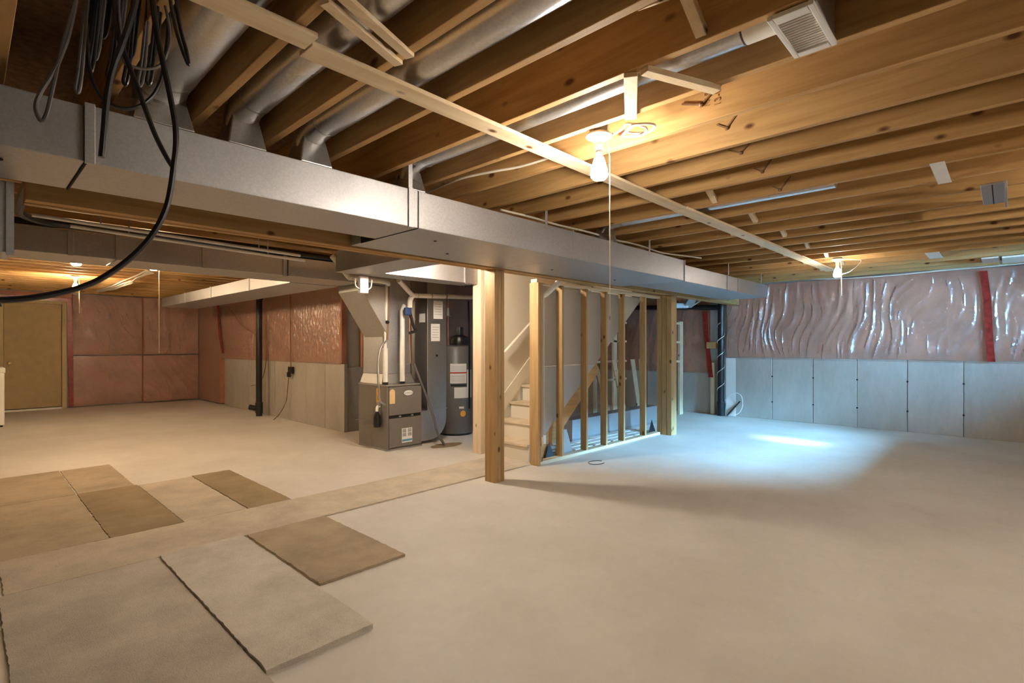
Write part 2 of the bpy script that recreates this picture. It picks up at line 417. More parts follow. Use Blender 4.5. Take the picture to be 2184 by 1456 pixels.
sheet('vapour_barrier', 0, 10.032, -2.95, 3.88, 1.085, 2.447, 460, 54, 0.036, 3, 'wide wrinkled clear plastic sheet over pink insulation on the right wall', 'plastic sheet', 0.14, freq=7.0)
batts(0, 10.06, 10.118, 4.24, 7.40, 0.81, 2.44, 1.1, 'pink insulation on the wall behind the wooden ladder and under the stairs')
sheet('vapour_barrier', 0, 10.045, 4.24, 7.40, 0.79, 2.44, 110, 40, 0.016, 11, 'clear plastic sheet on pink insulation behind the wooden ladder', 'plastic sheet', 0.2)
batts(0, 4.02, 4.098, 7.44, 12.9, 1.06, 2.44, 1.2, 'insulation above the concrete left of the furnace')
sheet('vapour_barrier', 0, 4.008, 7.44, 12.9, 1.045, 2.44, 460, 110, 0.014, 21, 'clear plastic sheet on the wall between furnace and far corner', 'plastic sheet', 0.3, mat='film2', crinkle=0.009)
batts(0, 4.02, 4.098, 12.92, 14.5, 0.03, 2.44, 0.8, 'insulation reaching the floor beside the far corner')
sheet('vapour_barrier', 0, 4.008, 12.92, 14.52, 0.02, 2.44, 50, 50, 0.012, 25, 'clear plastic sheet down to the floor right beside the far corner', 'plastic sheet', 0.3)
batts(1, 14.56, 14.655, 1.62, 2.86, 1.14, 2.44, 0.62, 'upper insulation right of the tan door')
batts(1, 14.46, 14.655, 2.87, 4.0, 1.14, 2.44, 0.56, 'upper insulation on the boxed-out bay in the far corner')
batts(1, 14.56, 14.655, 1.62, 2.86, 0.04, 1.10, 0.62, 'lower insulation right of the tan door')
batts(1, 14.46, 14.655, 2.87, 4.0, 0.04, 1.10, 0.56, 'lower insulation on the boxed-out bay in the far corner')
sheet('vapour_barrier', 1, 14.545, 1.62, 2.86, 1.12, 2.44, 150, 110, 0.022, 31, 'upper clear plastic sheet right of the tan door', 'plastic sheet', 0.5, mat='film2', crinkle=0.010)
sheet('vapour_barrier', 1, 14.445, 2.87, 4.0, 1.12, 2.44, 150, 110, 0.022, 33, 'upper clear plastic sheet on the boxed-out far corner', 'plastic sheet', -0.3, mat='film2', crinkle=0.010)
sheet('vapour_barrier', 1, 14.545, 1.62, 2.86, 0.02, 1.105, 60, 40, 0.022, 35, 'lower clear plastic sheet right of the tan door', 'plastic sheet', 0.8)
sheet('vapour_barrier', 1, 14.445, 2.87, 4.0, 0.02, 1.105, 60, 40, 0.022, 37, 'lower clear plastic sheet on the boxed-out far corner', 'plastic sheet', 0.6)
batts(1, 7.34, 7.405, 4.32, 10.0, 1.0, 2.44, 1.0, 'pink insulation behind the water heater')
sheet('vapour_barrier', 1, 7.33, 4.32, 10.0, 0.98, 2.44, 150, 40, 0.014, 41, 'clear plastic sheet on the wall behind the water heater', 'plastic sheet', 0.2)
batts(1, 14.56, 14.655, -2.9, 1.60, 2.33, 2.44, 0.9, 'narrow strip of insulation over the tan door')

def tape(axis, c, pts, wdt, label, cat='tape'):
    mb = MB(); n = len(pts)
    d = wdt / 2
    for i in range(n - 1):
        (u0, z0), (u1, z1) = pts[i], pts[i + 1]
        if abs(z1 - z0) > abs(u1 - u0): q = [(u0 - d, z0), (u0 + d, z0), (u1 + d, z1), (u1 - d, z1)]
        else: q = [(u0, z0 - d), (u1, z1 - d), (u1, z1 + d), (u0, z0 + d)]
        mb.prism(q, axis, c - 0.002, c + 0.002)
    return tag(mb.build('sheathing_tape', M['redtape']), label, cat)
tape(0, 9.988, [(0.255, 2.40), (0.215, 2.0), (0.20, 1.6), (0.185, 1.3), (0.17, 1.11)], 0.085, 'wide red tape strip down the plastic on the right wall')
tape(0, 3.965, [(12.95, 2.36), (12.9, 2.0), (12.80, 1.5), (12.62, 1.16)], 0.13, 'thin red tape strip left of the far black drain pipe')
tape(1, 14.505, [(1.565, 2.33), (1.57, 1.6), (1.585, 0.9), (1.59, 0.03)], 0.085, 'red tape running down beside the tan door')
tape(1, 14.505, [(0.25, 2.31), (0.9, 2.315), (1.52, 2.30)], 0.07, 'red tape running over the top of the tan door')

# ---- tan door in the far wall
dr = struct(D.objects.new('door_1', None)); C.objects.link(dr); dr.location = (1.0, 14.55, 0)
B(0.56, 1.44, 14.57, 14.62, 0.05, 2.20).build('door_leaf', M['door'], dr, 0.004)
B(0.48, 0.555, 14.52, 14.65, 0.0, 2.28).build('door_jamb', M['doorframe'], dr, 0.004)
B(1.445, 1.52, 14.52, 14.65, 0.0, 2.28).build('door_jamb', M['doorframe'], dr, 0.004)
B(0.556, 1.444, 14.52, 14.65, 2.205, 2.28).build('door_head', M['doorframe'], dr, 0.004)
B(0.556, 1.444, 14.50, 14.65, 0.0, 0.035).build('door_sill', M['white'], dr, 0.004)
k = MB().lathe([(0.012, 0), (0.012, -0.03), (0.03, -0.035), (0.033, -0.055), (0.02, -0.075)], (0.64, 14.57, 0.98), 14, 1).build('door_knob', M['brass'], dr, smooth=True)
B(-2.9, 0.47, 14.60, 14.655, 0.0, 2.28).build('wall_board', M['doorframe'], wd)

# ================================================================== BEAM, POSTS, STUD WALL
bm = thing('main_beam', (4.9, 3.70, 2.09), 'built-up timber beam running under the joists on the near wooden post', 'beam')
for i in range(3):
    B(0.22, 9.95, 3.625 + i * 0.05, 3.673 + i * 0.05, 2.09 + (0.004 if i == 1 else 0), JB - 0.003).build('ply', W[0], bm, 0.003)
B(3.98, 9.9, 3.78, 3.83, 2.16, 2.20).build('ledger', W_PALE[0], bm, 0.002)
p1 = thing('support_post', (3.635, 3.695, 0), 'built-up wooden post standing alone at the end of the long carpet strip', 'post')
for i in range(3):
    B(3.57 + i * 0.045, 3.613 + i * 0.045, 3.625, 3.765, 0.0, 2.088).build('ply', W[2], p1, 0.003)
p2 = thing('support_post', (7.32, 3.75, 0), 'thick built-up wooden post at the far end of the stud wall', 'post')
for i, (a, b) in enumerate(((3.625, 3.70), (3.705, 3.78), (3.785, 3.86))):
    B(7.25, 7.42, a, b, 0.0, 2.088).build('ply', W[2], p2, 0.003)

ws = struct(D.objects.new('wall_stair_studs', None)); C.objects.link(ws); ws.location = (5.8, 3.86, 0)
PY0, PY1 = 3.80, 3.89
B(4.46, 7.24, PY0, PY1, 0.0, 0.038).build('bottom_plate', W_PALE[0], ws, 0.003)
B(4.40, 7.24, PY0, PY1, 2.045, 2.085).build('top_plate', W_PALE[0], ws, 0.003)
B(4.40, 4.435, PY0 - 0.02, PY1 + 0.02, 0.0, 2.044).build('stud', W[2], ws, 0.003)
B(4.437, 4.475, PY0 - 0.02, PY1 - 0.01, 0.039, 2.044).build('stud', W[2], ws, 0.003)
s0 = B(4.85, 4.888, PY0, PY1, 0.039, 2.044).build('stud', W[2], ws, 0.003)
for x in (5.34, 5.78, 6.21, 6.79): copy_part(s0, ws, (x - 4.85, 0, 0))
# black foot wraps of the bottom plate
def wrap(x, y, h, lab):
    t = MB(); t.add([(x, y, 0.002), (x + 0.16, y - 0.02, 0.002), (x + 0.10, y + 0.02, h), (x + 0.16, y + 0.03, 0.002), (x + 0.02, y + 0.035, 0.002)], [(0, 1, 2), (1, 3, 2), (3, 4, 2), (4, 0, 2), (0, 4, 3, 1)])
    return tag(t.build('plastic_flap', M['black']), lab, 'plastic scrap')
wrap(4.67, 3.91, 0.20, 'black plastic flap on the floor behind the first stud of the stud wall')
wrap(7.10, 3.90, 0.22, 'black plastic flap at the foot of the far built-up post')

# ================================================================== STAIRS
st = thing('staircase', (5.2, 4.3, 0), 'cream painted wooden stairs rising behind the near post', 'stairs')
RUN, RISE, X0 = 0.225, 0.205, 4.46
for i in range(11):
    x = X0 + i * RUN; z = (i + 1) * RISE
    B(x - 0.02, x + RUN + 0.01, 3.98, 4.69, z - 0.032, z).build('tread', M['tread'], st, 0.006)
    B(x + 0.004, x + 0.02, 3.98, 4.69, z - RISE, z - 0.033).build('riser', M['paint'], st)
zs = lambda x: RISE + (x - X0) * RISE / RUN
B_ = MB().prism([(4.47, zs(4.47) - 0.0), (4.47, zs(4.47) + 0.22), (6.75, zs(6.75) + 0.22), (6.75, zs(6.75) - 0.02)], 1, 4.692, 4.707)
B_.build('skirt_board', M['paint'], st, 0.003)
# stringer boards on the open side
MB().prism([(4.69, 0.0), (4.50, 0.0), (4.50, 0.32), (5.80, 1.36), (5.80, 0.955)], 1, 3.955, 3.978).build('stringer', W[0], st, 0.003)
hr = thing('handrail', (5.5, 4.66, 1.8), 'cream sloping handrail on the stair side wall', 'handrail')
MB().bar((4.75, 4.645, 1.23), (6.3, 4.645, 2.44), 0.045, 0.06).build('rail', M['paint'], hr, 0.008)
for x in (5.15, 5.75): MB().bar((x, 4.705, 1.23 + (x - 4.75) * 0.78 - 0.07), (x, 4.645, 1.23 + (x - 4.75) * 0.78 - 0.03), 0.02, 0.02).build('bracket', M['white'], hr)
wsi = struct(D.objects.new('wall_stair', None)); C.objects.link(wsi); wsi.location = (5.8, 4.8, 0)
MB().prism([(4.46, 0.0), (4.70, 0.0), (7.2, 2.15), (7.2, JB - 0.003), (4.46, JB - 0.003)], 1, 4.71, 4.725).build('drywall_sheet', M['paint'], wsi)
B(4.40, 4.455, 4.71, 4.86, 0.0, JB - 0.003).build('stud', W_PALE[2], wsi, 0.003)
for x in (4.85, 5.3, 5.75, 6.2, 6.65): B(x, x + 0.038, 4.728, 4.815, 0.86 * (x - 4.66), JB - 0.003).build('stud', W[2], wsi, 0.003)
# drywall on the stairs' open side (seen between studs)
dw = thing('stair_drywall', (5.4, 3.93, 0.3), 'drywall sheets cut along the stair slope behind the bare studs', 'drywall')

DL = lambda z: 5.05 + (z - 0.57) / 0.775
MB().prism([(4.50, 1.10), (DL(1.10), 1.10), (DL(2.04), 2.04), (4.50, 2.04)], 1, 3.935, 3.950).build('upper_sheet', M['drywall'], dw)
MB().prism([(4.50, 0.30), (DL(0.30), 0.30), (DL(1.095), 1.095), (4.50, 1.095)], 1, 3.935, 3.950).build('lower_sheet', M['drywall2'], dw)

# ================================================================== DUCTS
def duct_box(parent, x0, x1, y0, y1, z0, z1, mat='galv', name='duct_section'):
    return B(x0, x1, y0, y1, z0, z1).build(name, M[mat], parent, 0.004)
td = thing('trunk_duct', (3.1, 3.0, 2.10), 'long rectangular sheet metal trunk duct in front of the timber beam', 'duct')
TY = 2.75
duct_box(td, -2.6, 0.345, TY + 0.006, 3.30, 2.104, 2.335)
duct_box(td, 0.352, 2.015, TY, 3.25, 2.10, 2.34)
duct_box(td, 2.022, 3.655, TY, 3.605, 2.10, 2.34)
duct_box(td, 3.662, 5.83, TY, 3.605, 2.10, 2.34)
duct_box(td, 5.84, 8.80, TY + 0.02, 3.45, 2.10, 2.295)
for x in (0.36, 1.955, 3.66, 5.82, 7.15, 7.55):
    hi = 2.345 if x < 5.9 else 2.30; y_ = TY if x < 5.9 else TY + 0.02
    wd_ = 0.035 if x in (0.36, 1.955) else 0.012
    mb = B(x - wd_ / 2, x + wd_ / 2, y_ - 0.012, y_ - 0.0, 2.095, hi)
    mb.build('drive_cleat', M['galv'], td, 0.002)
B(0.345, 0.352, TY + 0.004, 3.30, 2.097, 2.342).build('seam', M['dark'], td)
B(2.0155, 2.0215, TY + 0.004, 3.45, 2.097, 2.342).build('seam', M['dark'], td)
for p in ((0.10, 2.95), (2.35, 3.0), (2.75, 3.35), (4.05, 3.3), (5.2, 3.3)):
    MB().lathe([(0.012, 0), (0.012, 0.006)], (p[0], p[1], 2.096), 12).build('plug_hole', M['dark'], td)
# hangers bridging duct to joists
for x in (1.955, 3.30, 5.00, 7.15, 8.45):
    B(x - 0.015, x + 0.015, TY - 0.004, TY - 0.001, 2.30, JB + 0.05).build('hanger_strap', M['galv'], td)

rd = thing('rear_trunk_duct', (1.0, 6.0, 2.10), 'second long sheet metal duct behind the timber beam on the left', 'duct')
duct_box(rd, -2.6, 0.93, 5.68, 6.23, 2.10, 2.31, 'galv_dark'); duct_box(rd, 0.94, 2.43, 5.68, 6.23, 2.10, 2.31, 'galv_dark')
duct_box(rd, 2.44, 3.30, 5.68, 6.23, 2.10, 2.31, 'galv_dark')
for x in (0.25, 0.62, 0.94, 1.62, 2.40): B(x - 0.02, x + 0.02, 5.668, 5.679, 2.095, 2.315).build('drive_cleat', M['galv_dark'], rd, 0.002)

dd = thing('drop_duct', (-0.4, 3.4, 1.8), 'grey box duct hanging below the trunk duct at left picture edge', 'duct')
duct_box(dd, -1.0, 0.155, 3.32, 3.60, on_y(30, 540, 3.32).z, 2.098, 'galv')
B(0.135, 0.162, 3.31, 3.32, on_y(30, 545, 3.32).z, 2.095).build('drive_cleat', M['galv'], dd)

br = thing('branch_duct', (3.3, 9.5, 2.1), 'rectangular branch duct running along the far left wall', 'duct')
for a, b in ((6.30, 7.6), (7.61, 9.2), (9.21, 10.6), (10.61, 12.2)):
    duct_box(br, 2.72, 3.35, a, b, 2.10, 2.27, 'galv')
for yv in (7.6, 9.2, 10.6): B(2.71, 2.719, yv - 0.02, yv + 0.02, 2.095, 2.275).build('drive_cleat', M['galv'], br)
cx = thing('crossover_duct', (2.87, 4.3, 2.1), 'sheet metal duct crossing behind the beam toward the furnace plenum', 'duct')
duct_box(cx, 2.66, 3.06, 3.80, 5.05, 2.10, 2.32, 'galv')
ra = thing('return_duct', (3.9, 5.0, 2.1), 'bright sheet metal duct facing the hidden bulb above the water heater', 'duct')
duct_box(ra, 3.07, 4.38, 4.76, 5.06, 2.10, 2.34, 'galv')
B(4.18, 4.22, 4.750, 4.759, 2.09, 2.345).build('drive_cleat', M['galv'], ra)

# round pipes in the joist bays with boots on the trunk
def round_pipe(x, r, y0, z, label, boot=True, y1=2.86):
    t = thing('round_duct_pipe', (x, 2.86, 2.34), label, 'duct pipe', 'round duct pipes in the joist bays')
    if boot:
        pts = [(x, y0, z), (x, y1 - 0.16, z), (x, y1 - 0.06, z - 0.012), (x, y1 - 0.005, z - 0.05), (x, y1 + 0.01, z - 0.10)]
        T(pts, r, 24).build('pipe', M['pipe'], t, smooth=True)
        a, b = r * 0.98, r * 1.15
        h = MB()
        h.hexa([(x - b, y1 - 0.10, 2.343), (x + b, y1 - 0.10, 2.343), (x + b, y1 + 0.12, 2.343), (x - b, y1 + 0.12, 2.343),
                (x - a * .8, y1 - 0.07, z - 0.06), (x + a * .8, y1 - 0.07, z - 0.06), (x + a * .8, y1 + 0.07, z - 0.06), (x - a * .8, y1 + 0.07, z - 0.06)])
        h.build('boot', M['pipe'], t, 0.006)
    else:
        T([(x, y0, z), (x, y1, z)], r, 24).build('pipe', M['pipe'], t, smooth=True)
    for yy in (y1 - 0.2,): MB().lathe([(r + 0.002, -0.008), (r + 0.004, 0), (r + 0.002, 0.008)], (x, yy, z), 24, 1).build('crimp_ring', M['steel'], t, smooth=True)
    return t
round_pipe(0.63, 0.105, -2.5, 2.565, 'thickest round duct pipe behind the hanging black cables')
round_pipe(0.985, 0.080, -2.5, 2.56, 'round duct pipe second from left meeting the trunk duct')
p3 = round_pipe(1.345, 0.080, -2.5, 2.555, 'long round duct pipe with a wire hanger passing over the strapping')
round_pipe(2.02, 0.058, 0.72, 2.535, 'slim round duct pipe leading from the exhaust fan to the trunk')
round_pipe(4.33, 0.060, 0.9, 2.54, 'far round duct pipe crossing above the lone post')
hw = MB().tube([(1.26, 0.82, 2.60), (1.262, 0.82, 2.53), (1.30, 0.82, 2.485), (1.345, 0.82, 2.47), (1.39, 0.82, 2.485), (1.43, 0.82, 2.53), (1.432, 0.82, 2.6)], 0.004, 6, 4)
hw.build('wire_hanger', M['brownwire'], p3)

# ================================================================== FURNACE GROUP
fx0, fx1, fy0, fy1, fz = 3.69, 4.225, 5.68, 6.37, 0.84
fu = thing('furnace', (3.96, 6.0, 0), 'dark brown-grey gas furnace cabinet standing on the floor below the plenum', 'furnace')
B(fx0, fx1, fy0 + 0.012, fy1, 0.02, fz - 0.02).build('cabinet', M['furn'], fu, 0.006)
B(fx0 - 0.006, fx1 + 0.006, fy0, fy1 + 0.004, fz - 0.02, fz).build('top_rim', M['furn_trim'], fu, 0.004)
B(fx0 - 0.004, fx1 + 0.004, fy0, fy1, 0.0, 0.022).build('base_rim', M['furn_trim'], fu, 0.003)
up_ = B(fx0 + 0.025, fx1 - 0.012, fy0 - 0.012, fy0 + 0.014, 0.45, fz - 0.035).build('upper_panel', M['furn'], fu, 0.006)
lo_ = B(fx0 + 0.025, fx1 - 0.012, fy0 - 0.012, fy0 + 0.014, 0.04, 0.41).build('lower_panel', M['furn'], fu, 0.006)
B(fx0 + 0.03, fx1 - 0.02, fy0 + 0.004, fy0 + 0.013, 0.412, 0.448).build('panel_gap', M['dark'], fu)
for x in (3.86, 4.05): B(x, x + 0.03, fy0 - 0.012, fy0 + 0.01, 0.42, 0.438).build('latch', M['furn_trim'], fu)
bd = MB().lathe([(0.016, 0.0), (0.030, 0.0), (0.034, -0.003), (0.030, -0.006), (0.016, -0.006)], (4.0, fy0 - 0.013, 0.725), 20, 1)
for v in bd.v: v.x = 4.0 + (v.x - 4.0) * 2.1
bo = bd.build('badge', M['white'], up_, smooth=True)
bo['label'] = 'oval white maker badge'
text('badge_lettering', 'LENNOX', 0.030, (4.0, fy0 - 0.0205, 0.725), (math.radians(90), 0, 0), M['ink'], up_)
lb = B(3.90, 4.06, fy0 - 0.0145, fy0 - 0.0125, 0.085, 0.27).build('warning_label', M['paper'], lo_); lb['label'] = 'white printed label with dark blocks and a blue band'
for (a, b, c, d) in ((3.91, 3.965, 0.215, 0.262), (3.99, 4.05, 0.215, 0.262), (3.91, 3.965, 0.165, 0.208), (3.99, 4.05, 0.165, 0.208)):
    B(a, b, fy0 - 0.0165, fy0 - 0.0146, c, d).build('label_print', M['ink'], lo_)
B(3.905, 4.055, fy0 - 0.0165, fy0 - 0.0146, 0.10, 0.128).build('label_band', M['blue'], lo_)
def tagshape(x0, x1, z0, z1, fn):
    n = 8; r = (x1 - x0) / 2; pts = [(x0, z0), (x1, z0)] + [((x0 + x1) / 2 + r * math.cos(math.pi * i / n), z1 - r + r * math.sin(math.pi * i / n)) for i in range(n + 1)]
    return pts
ft = MB().prism(tagshape(3.715, 3.795, 0.60, 0.785, 0), 1, fy0 - 0.0150, fy0 - 0.0125).build('hang_tag', M['cream_tag'], fu); ft['label'] = 'tan paper tag on the front panel'
ot = MB().prism(tagshape(5.85, 5.93, 0.60, 0.80, 0), 0, fx0 - 0.004, fx0 - 0.001).build('hang_tag', M['orange'], fu); ot['label'] = 'orange paper tag on the side'
B(3.685, 3.689, 5.87, 5.91, 0.64, 0.70).build('tag_print', M['brass'], fu)
# side bits: elbow, black sleeve, cable
B(3.655, 3.689, 5.82, 5.87, 0.575, 0.625).build('switch_box', M['furn_trim'], fu, 0.004)
MB().lathe([(0.045, 0), (0.05, 0.03), (0.042, 0.14), (0.02, 0.2)], (3.64, 5.84, 0.30), 12).build('drain_trap', M['black'], fu, smooth=True)
T([(3.64, 5.84, 0.49), (3.64, 5.84, 0.53), (3.66, 5.85, 0.56), (3.69, 5.85, 0.56)], 0.018, 10, 4).build('trap_elbow', M['pvc'], fu, smooth=True)
T([(3.64, 5.89, 0.37), (3.62, 5.98, 0.375), (3.62, 6.15, 0.38), (3.63, 6.35, 0.34)], 0.009, 8, 5).build('drain_tube', M['greycable'], fu, smooth=True)

pl = thing('supply_plenum', (3.9, 6.1, 0.85), 'sheet metal plenum widening up from the furnace top to the ceiling ducts', 'duct')
def frust(x0, x1, y0, y1, z0, X0_, X1_, Y0_, Y1_, z1):
    return MB().hexa([(x0, y0, z0), (x1, y0, z0), (x1, y1, z0), (x0, y1, z0), (X0_, Y0_, z1), (X1_, Y0_, z1), (X1_, Y1_, z1), (X0_, Y1_, z1)])
frust(3.70, 4.21, 5.82, 6.36, 0.842, 3.74, 4.17, 5.86, 6.34, 0.97).build('collar', M['galv_dark'], pl, 0.003)
B(3.74, 4.17, 5.86, 6.34, 0.972, 2.33).build('riser_box', M['galv'], pl, 0.004)
MB().prism([(3.738, 1.45), (3.738, 2.095), (3.36, 2.095), (3.36, 2.02)], 1, 5.72, 6.30).build('angled_throat', M['galv_dark'], pl, 0.004)
B(3.745, 4.165, 5.855, 5.859, 1.08, 1.10).build('seam', M['steel'], pl)
B(3.31, 3.735, 5.70, 6.25, 2.10, 2.33).build('duct_section', M['galv_dark'], pl, 0.004)

rt = thing('return_drop', (4.55, 5.95, 0), 'tall sheet metal return air duct between furnace and water heater', 'duct')
B(4.37, 4.705, 5.75, 6.12, 0.46, 2.30).build('riser_box', M['galv_dark'], rt, 0.004)
sh = []
for i in range(9):
    a = math.radians(-90 + 90 * i / 8); sh.append((4.42 + 0.285 * math.cos(a), 0.33 + 0.285 * math.sin(a)))
MB().prism([(4.235, 0.045)] + sh + [(4.705, 0.455), (4.235, 0.455)], 1, 5.75, 6.12).build('elbow', M['galv'], rt, 0.004)
B(4.362, 4.712, 5.742, 6.125, 0.448, 0.466).build('seam_flange', M['galv'], rt, 0.003)
for (x0, x1, z0, z1) in ((4.475, 4.635, 1.71, 1.96), (4.43, 4.585, 1.40, 1.64)):
    s_ = B(x0, x1, 5.7465, 5.7490, z0, z1).build('notice_sheet', M['paper'], rt)
    for q in range(5): B(x0 + 0.02, x1 - 0.02 - 0.01 * (q % 2), 5.7455, 5.7464, z1 - 0.05 - q * 0.035, z1 - 0.044 - q * 0.035).build('text_line', M['ink'], s_)
B(4.367, 4.369, 5.80, 5.93, 1.66, 1.78).build('notice_sheet', M['paper'], rt)
MB().lathe([(0.018, 0), (0.018, -0.004)], (4.53, 5.749, 1.20), 12, 1).build('test_hole', M['dark'], rt)

whx, why, whr = 5.19, 6.12, 0.27
wh = thing('water_heater', (whx, why, 0), 'dark grey cylindrical water heater half hidden by the stair door jamb', 'water heater')
MB().lathe([(whr - 0.01, 0.03), (whr, 0.05), (whr, 1.31), (whr - 0.01, 1.325), (whr - 0.05, 1.335), (0.02, 1.34)], (whx, why, 0), 36).build('tank', M['tank'], wh, smooth=True)
MB().lathe([(whr - 0.02, 0.0), (whr - 0.02, 0.029)], (whx, why, 0), 24).build('base_ring', M['black'], wh)
MB().lathe([(0.14, 1.345), (0.15, 1.40), (0.13, 1.47), (0.06, 1.50), (0.06, 1.62)], (whx + 0.03, why - 0.05, 0), 18).build('draft_hood', M['black'], wh, smooth=True)
def wrapl(a0, a1, z0, z1, mat, nm, rr=0.003):
    n = 10; mb = MB(); vs = []
    for i in range(n + 1):
        a = math.radians(a0 + (a1 - a0) * i / n)
        for z in (z0, z1): vs.append((whx + (whr + rr) * math.cos(a), why + (whr + rr) * math.sin(a), z))
    return mb.add(vs, [(2 * i, 2 * i + 2, 2 * i + 3, 2 * i + 1) for i in range(n)]).build(nm, mat, wh)
wrapl(-148, -95, 0.78, 1.07, M['paper'], 'warning_label'); wrapl(-148, -95, 0.925, 0.945, M['red'], 'label_stripe', 0.0045)
for q in range(6): wrapl(-144, -100, 0.80 + q * 0.018, 0.804 + q * 0.018, M['ink'], 'text_line', 0.0045)
for q in range(4): wrapl(-144, -100, 0.965 + q * 0.02, 0.969 + q * 0.02, M['ink'], 'text_line', 0.0045)
wrapl(-146, -95, 0.735, 0.765, M['black'], 'dark_stripe')
wrapl(-135, -90, 0.56, 0.72, M['paper'], 'rating_label'); wrapl(-93, -72, 0.56, 0.98, M['paper'], 'energy_label', 0.005)
wrapl(-120, -104, 0.405, 0.435, M['paper'], 'small_label')
a = math.radians(-107)
sv = [(whx + (whr + 0.004) * math.cos(a + math.cos(2 * math.pi * i / 16) * 0.045 / whr), why + (whr + 0.004) * math.sin(a + math.cos(2 * math.pi * i / 16) * 0.045 / whr), 0.33 + 0.045 * math.sin(2 * math.pi * i / 16)) for i in range(16)]
MB().add(sv, [tuple(range(16))]).build('round_sticker', M['orange'], wh)
T([(4.98, 6.05, 1.34), (4.98, 6.05, 2.05)], 0.010, 8).build('copper_pipe', M['copper'], wh, smooth=True)
MB().lathe([(0.014, 0), (0.02, 0.02), (0.014, 0.12)], (4.98, 6.05, 1.78), 10).build('valve', M['white'], wh, smooth=True)
B(4.93, 5.03, 6.045, 6.055, 1.775, 1.785).build('valve_lever', M['steel'], wh)
T([(5.20, 5.82, 0.4), (5.20, 5.82, 1.3), (5.20, 5.84, 2.0)], 0.014, 8).build('gas_pipe', M['black'], wh, smooth=True)

# PVC vent pipes
v1 = thing('vent_pipe', (3.80, 5.78, 0.85), 'white vent pipe rising from furnace top left and bending up to the beam', 'pipe')
a_ = on_y(822, 815, 5.76); b_ = on_y(822, 742, 5.76); c_ = on_y(826, 606, 5.70)
T([(a_.x, 5.76, 0.845), (b_.x, 5.76, b_.z)], 0.032, 14).build('lower_pipe', M['pvc'], v1, smooth=True)
T([(b_.x, 5.765, b_.z), (c_.x - 0.01, 5.70, c_.z)], 0.020, 12).build('upper_pipe', M['pvc'], v1, smooth=True)
e_ = on_y(745, 592, 5.2); g_ = on_y(708, 545, 5.2); c2 = on_y(818, 600, 5.45)
T([(c_.x - 0.01, 5.66, c_.z), c2, e_], 0.030, 12, 4).build('cross_pipe', M['pvc'], v1, smooth=True)
T([e_, g_], 0.030, 12).build('rising_pipe', M['pvc'], v1, smooth=True)
MB().lathe([(0.036, 0), (0.036, 0.03)], (a_.x, 5.76, 0.843), 14).build('rubber_collar', M['black'], v1)
v2 = thing('vent_pipe', (4.0, 5.78, 0.85), 'white vent pipe rising from furnace top right and running over the water heater', 'pipe')
a2 = on_y(858, 812, 5.74); b2 = on_y(858, 662, 5.74)
T([(a2.x, 5.74, 0.845), (b2.x, 5.74, b2.z), on_y(864, 650, 5.72)], 0.032, 14).build('lower_pipe', M['pvc'], v2, smooth=True)
h0 = on_y(880, 630, 5.55); h1 = on_y(1006, 634, 5.60); h2 = on_y(850, 597, 5.3)
T([on_y(874, 655, 5.6), on_y(875, 640, 5.58), h0], 0.032, 12, 4).build('elbow', M['pvc'], v2, smooth=True)
T([h0, h1], 0.030, 14).build('cross_pipe', M['pvc'], v2, smooth=True)
T([h0, h2], 0.030, 14).build('rising_pipe', M['pvc'], v2, smooth=True)
for u in (890, 920, 952):
    q = on_y(u, 630 + (u - 880) * 0.03, 5.555); MB().lathe([(0.0335, -0.004), (0.0335, 0.004)], q, 14, 0).build('pipe_clamp', M['steel'], v2)
MB().lathe([(0.036, 0), (0.036, 0.03)], (a2.x, 5.74, 0.843), 14).build('rubber_collar', M['black'], v2)
hs = T([on_y(883, 775, 5.70), on_y(898, 815, 5.66), on_y(912, 852, 5.62), on_y(926, 895, 5.55), on_y(934, 925, 5.5), (4.43, 5.45, 0.012)], 0.016, 10, 4)
tag(hs.build('drain_hose', M['greycable'], smooth=True), 'grey drain hose slanting from the plenum down to the floor', 'hose')
tag(T([on_y(872, 655, 5.66), on_y(880, 690, 5.66), on_y(885, 705, 5.66), on_y(873, 710, 5.66)], 0.02, 8, 5).build('refrigerant_line', M['black'], smooth=True), 'black insulated line looping beside the right vent pipe', 'pipe')
tag(T([on_y(873, 655, 5.68), on_y(874, 720, 5.68), on_y(875, 775, 5.68)], 0.008, 8).build('copper_line', M['copper'], smooth=True), 'thin copper line hanging beside the right vent pipe', 'pipe')
pb = B(*(lambda q: (q.x - 0.04, q.x + 0.05, 5.60, 5.65, q.z - 0.05, q.z + 0.05))(on_y(869, 664, 5.62))).build('filter_drier', M['navy'], None, 0.01)
tag(pb, 'small navy blue valve body between the two vent pipes', 'valve')
gp = thing('gas_line', (3.66, 5.74, 0.6), 'dark gas pipe and flexible connector running down the furnace front corner', 'pipe')
T([on_y(829, 606, 5.72), on_y(828, 680, 5.72), on_y(826, 725, 5.72)], 0.013, 8).build('rigid_pipe', M['brownwire'], gp, smooth=True)
T([on_y(826, 725, 5.72), on_y(812, 740, 5.70), on_y(806, 775, 5.68), on_y(808, 830, 5.64), on_y(812, 855, 5.64), on_y(822, 862, 5.65)], 0.013, 8, 5).build('flexible_pipe', M['steel'], gp, smooth=True)
MB().lathe([(0.02, 0), (0.03, 0.02), (0.02, 0.04)], on_y(826, 690, 5.72), 10).build('shutoff_valve', M['black'], gp, smooth=True)
tb = thing('junction_box', on_y(775, 605, 5.35), 'small white box hanging under the ducts above the furnace', 'electrical box')
q = on_y(775, 607, 5.0); B(q.x - 0.05, q.x + 0.05, 4.98, 5.03, q.z - 0.09, q.z + 0.09).build('box', M['white'], tb, 0.005)
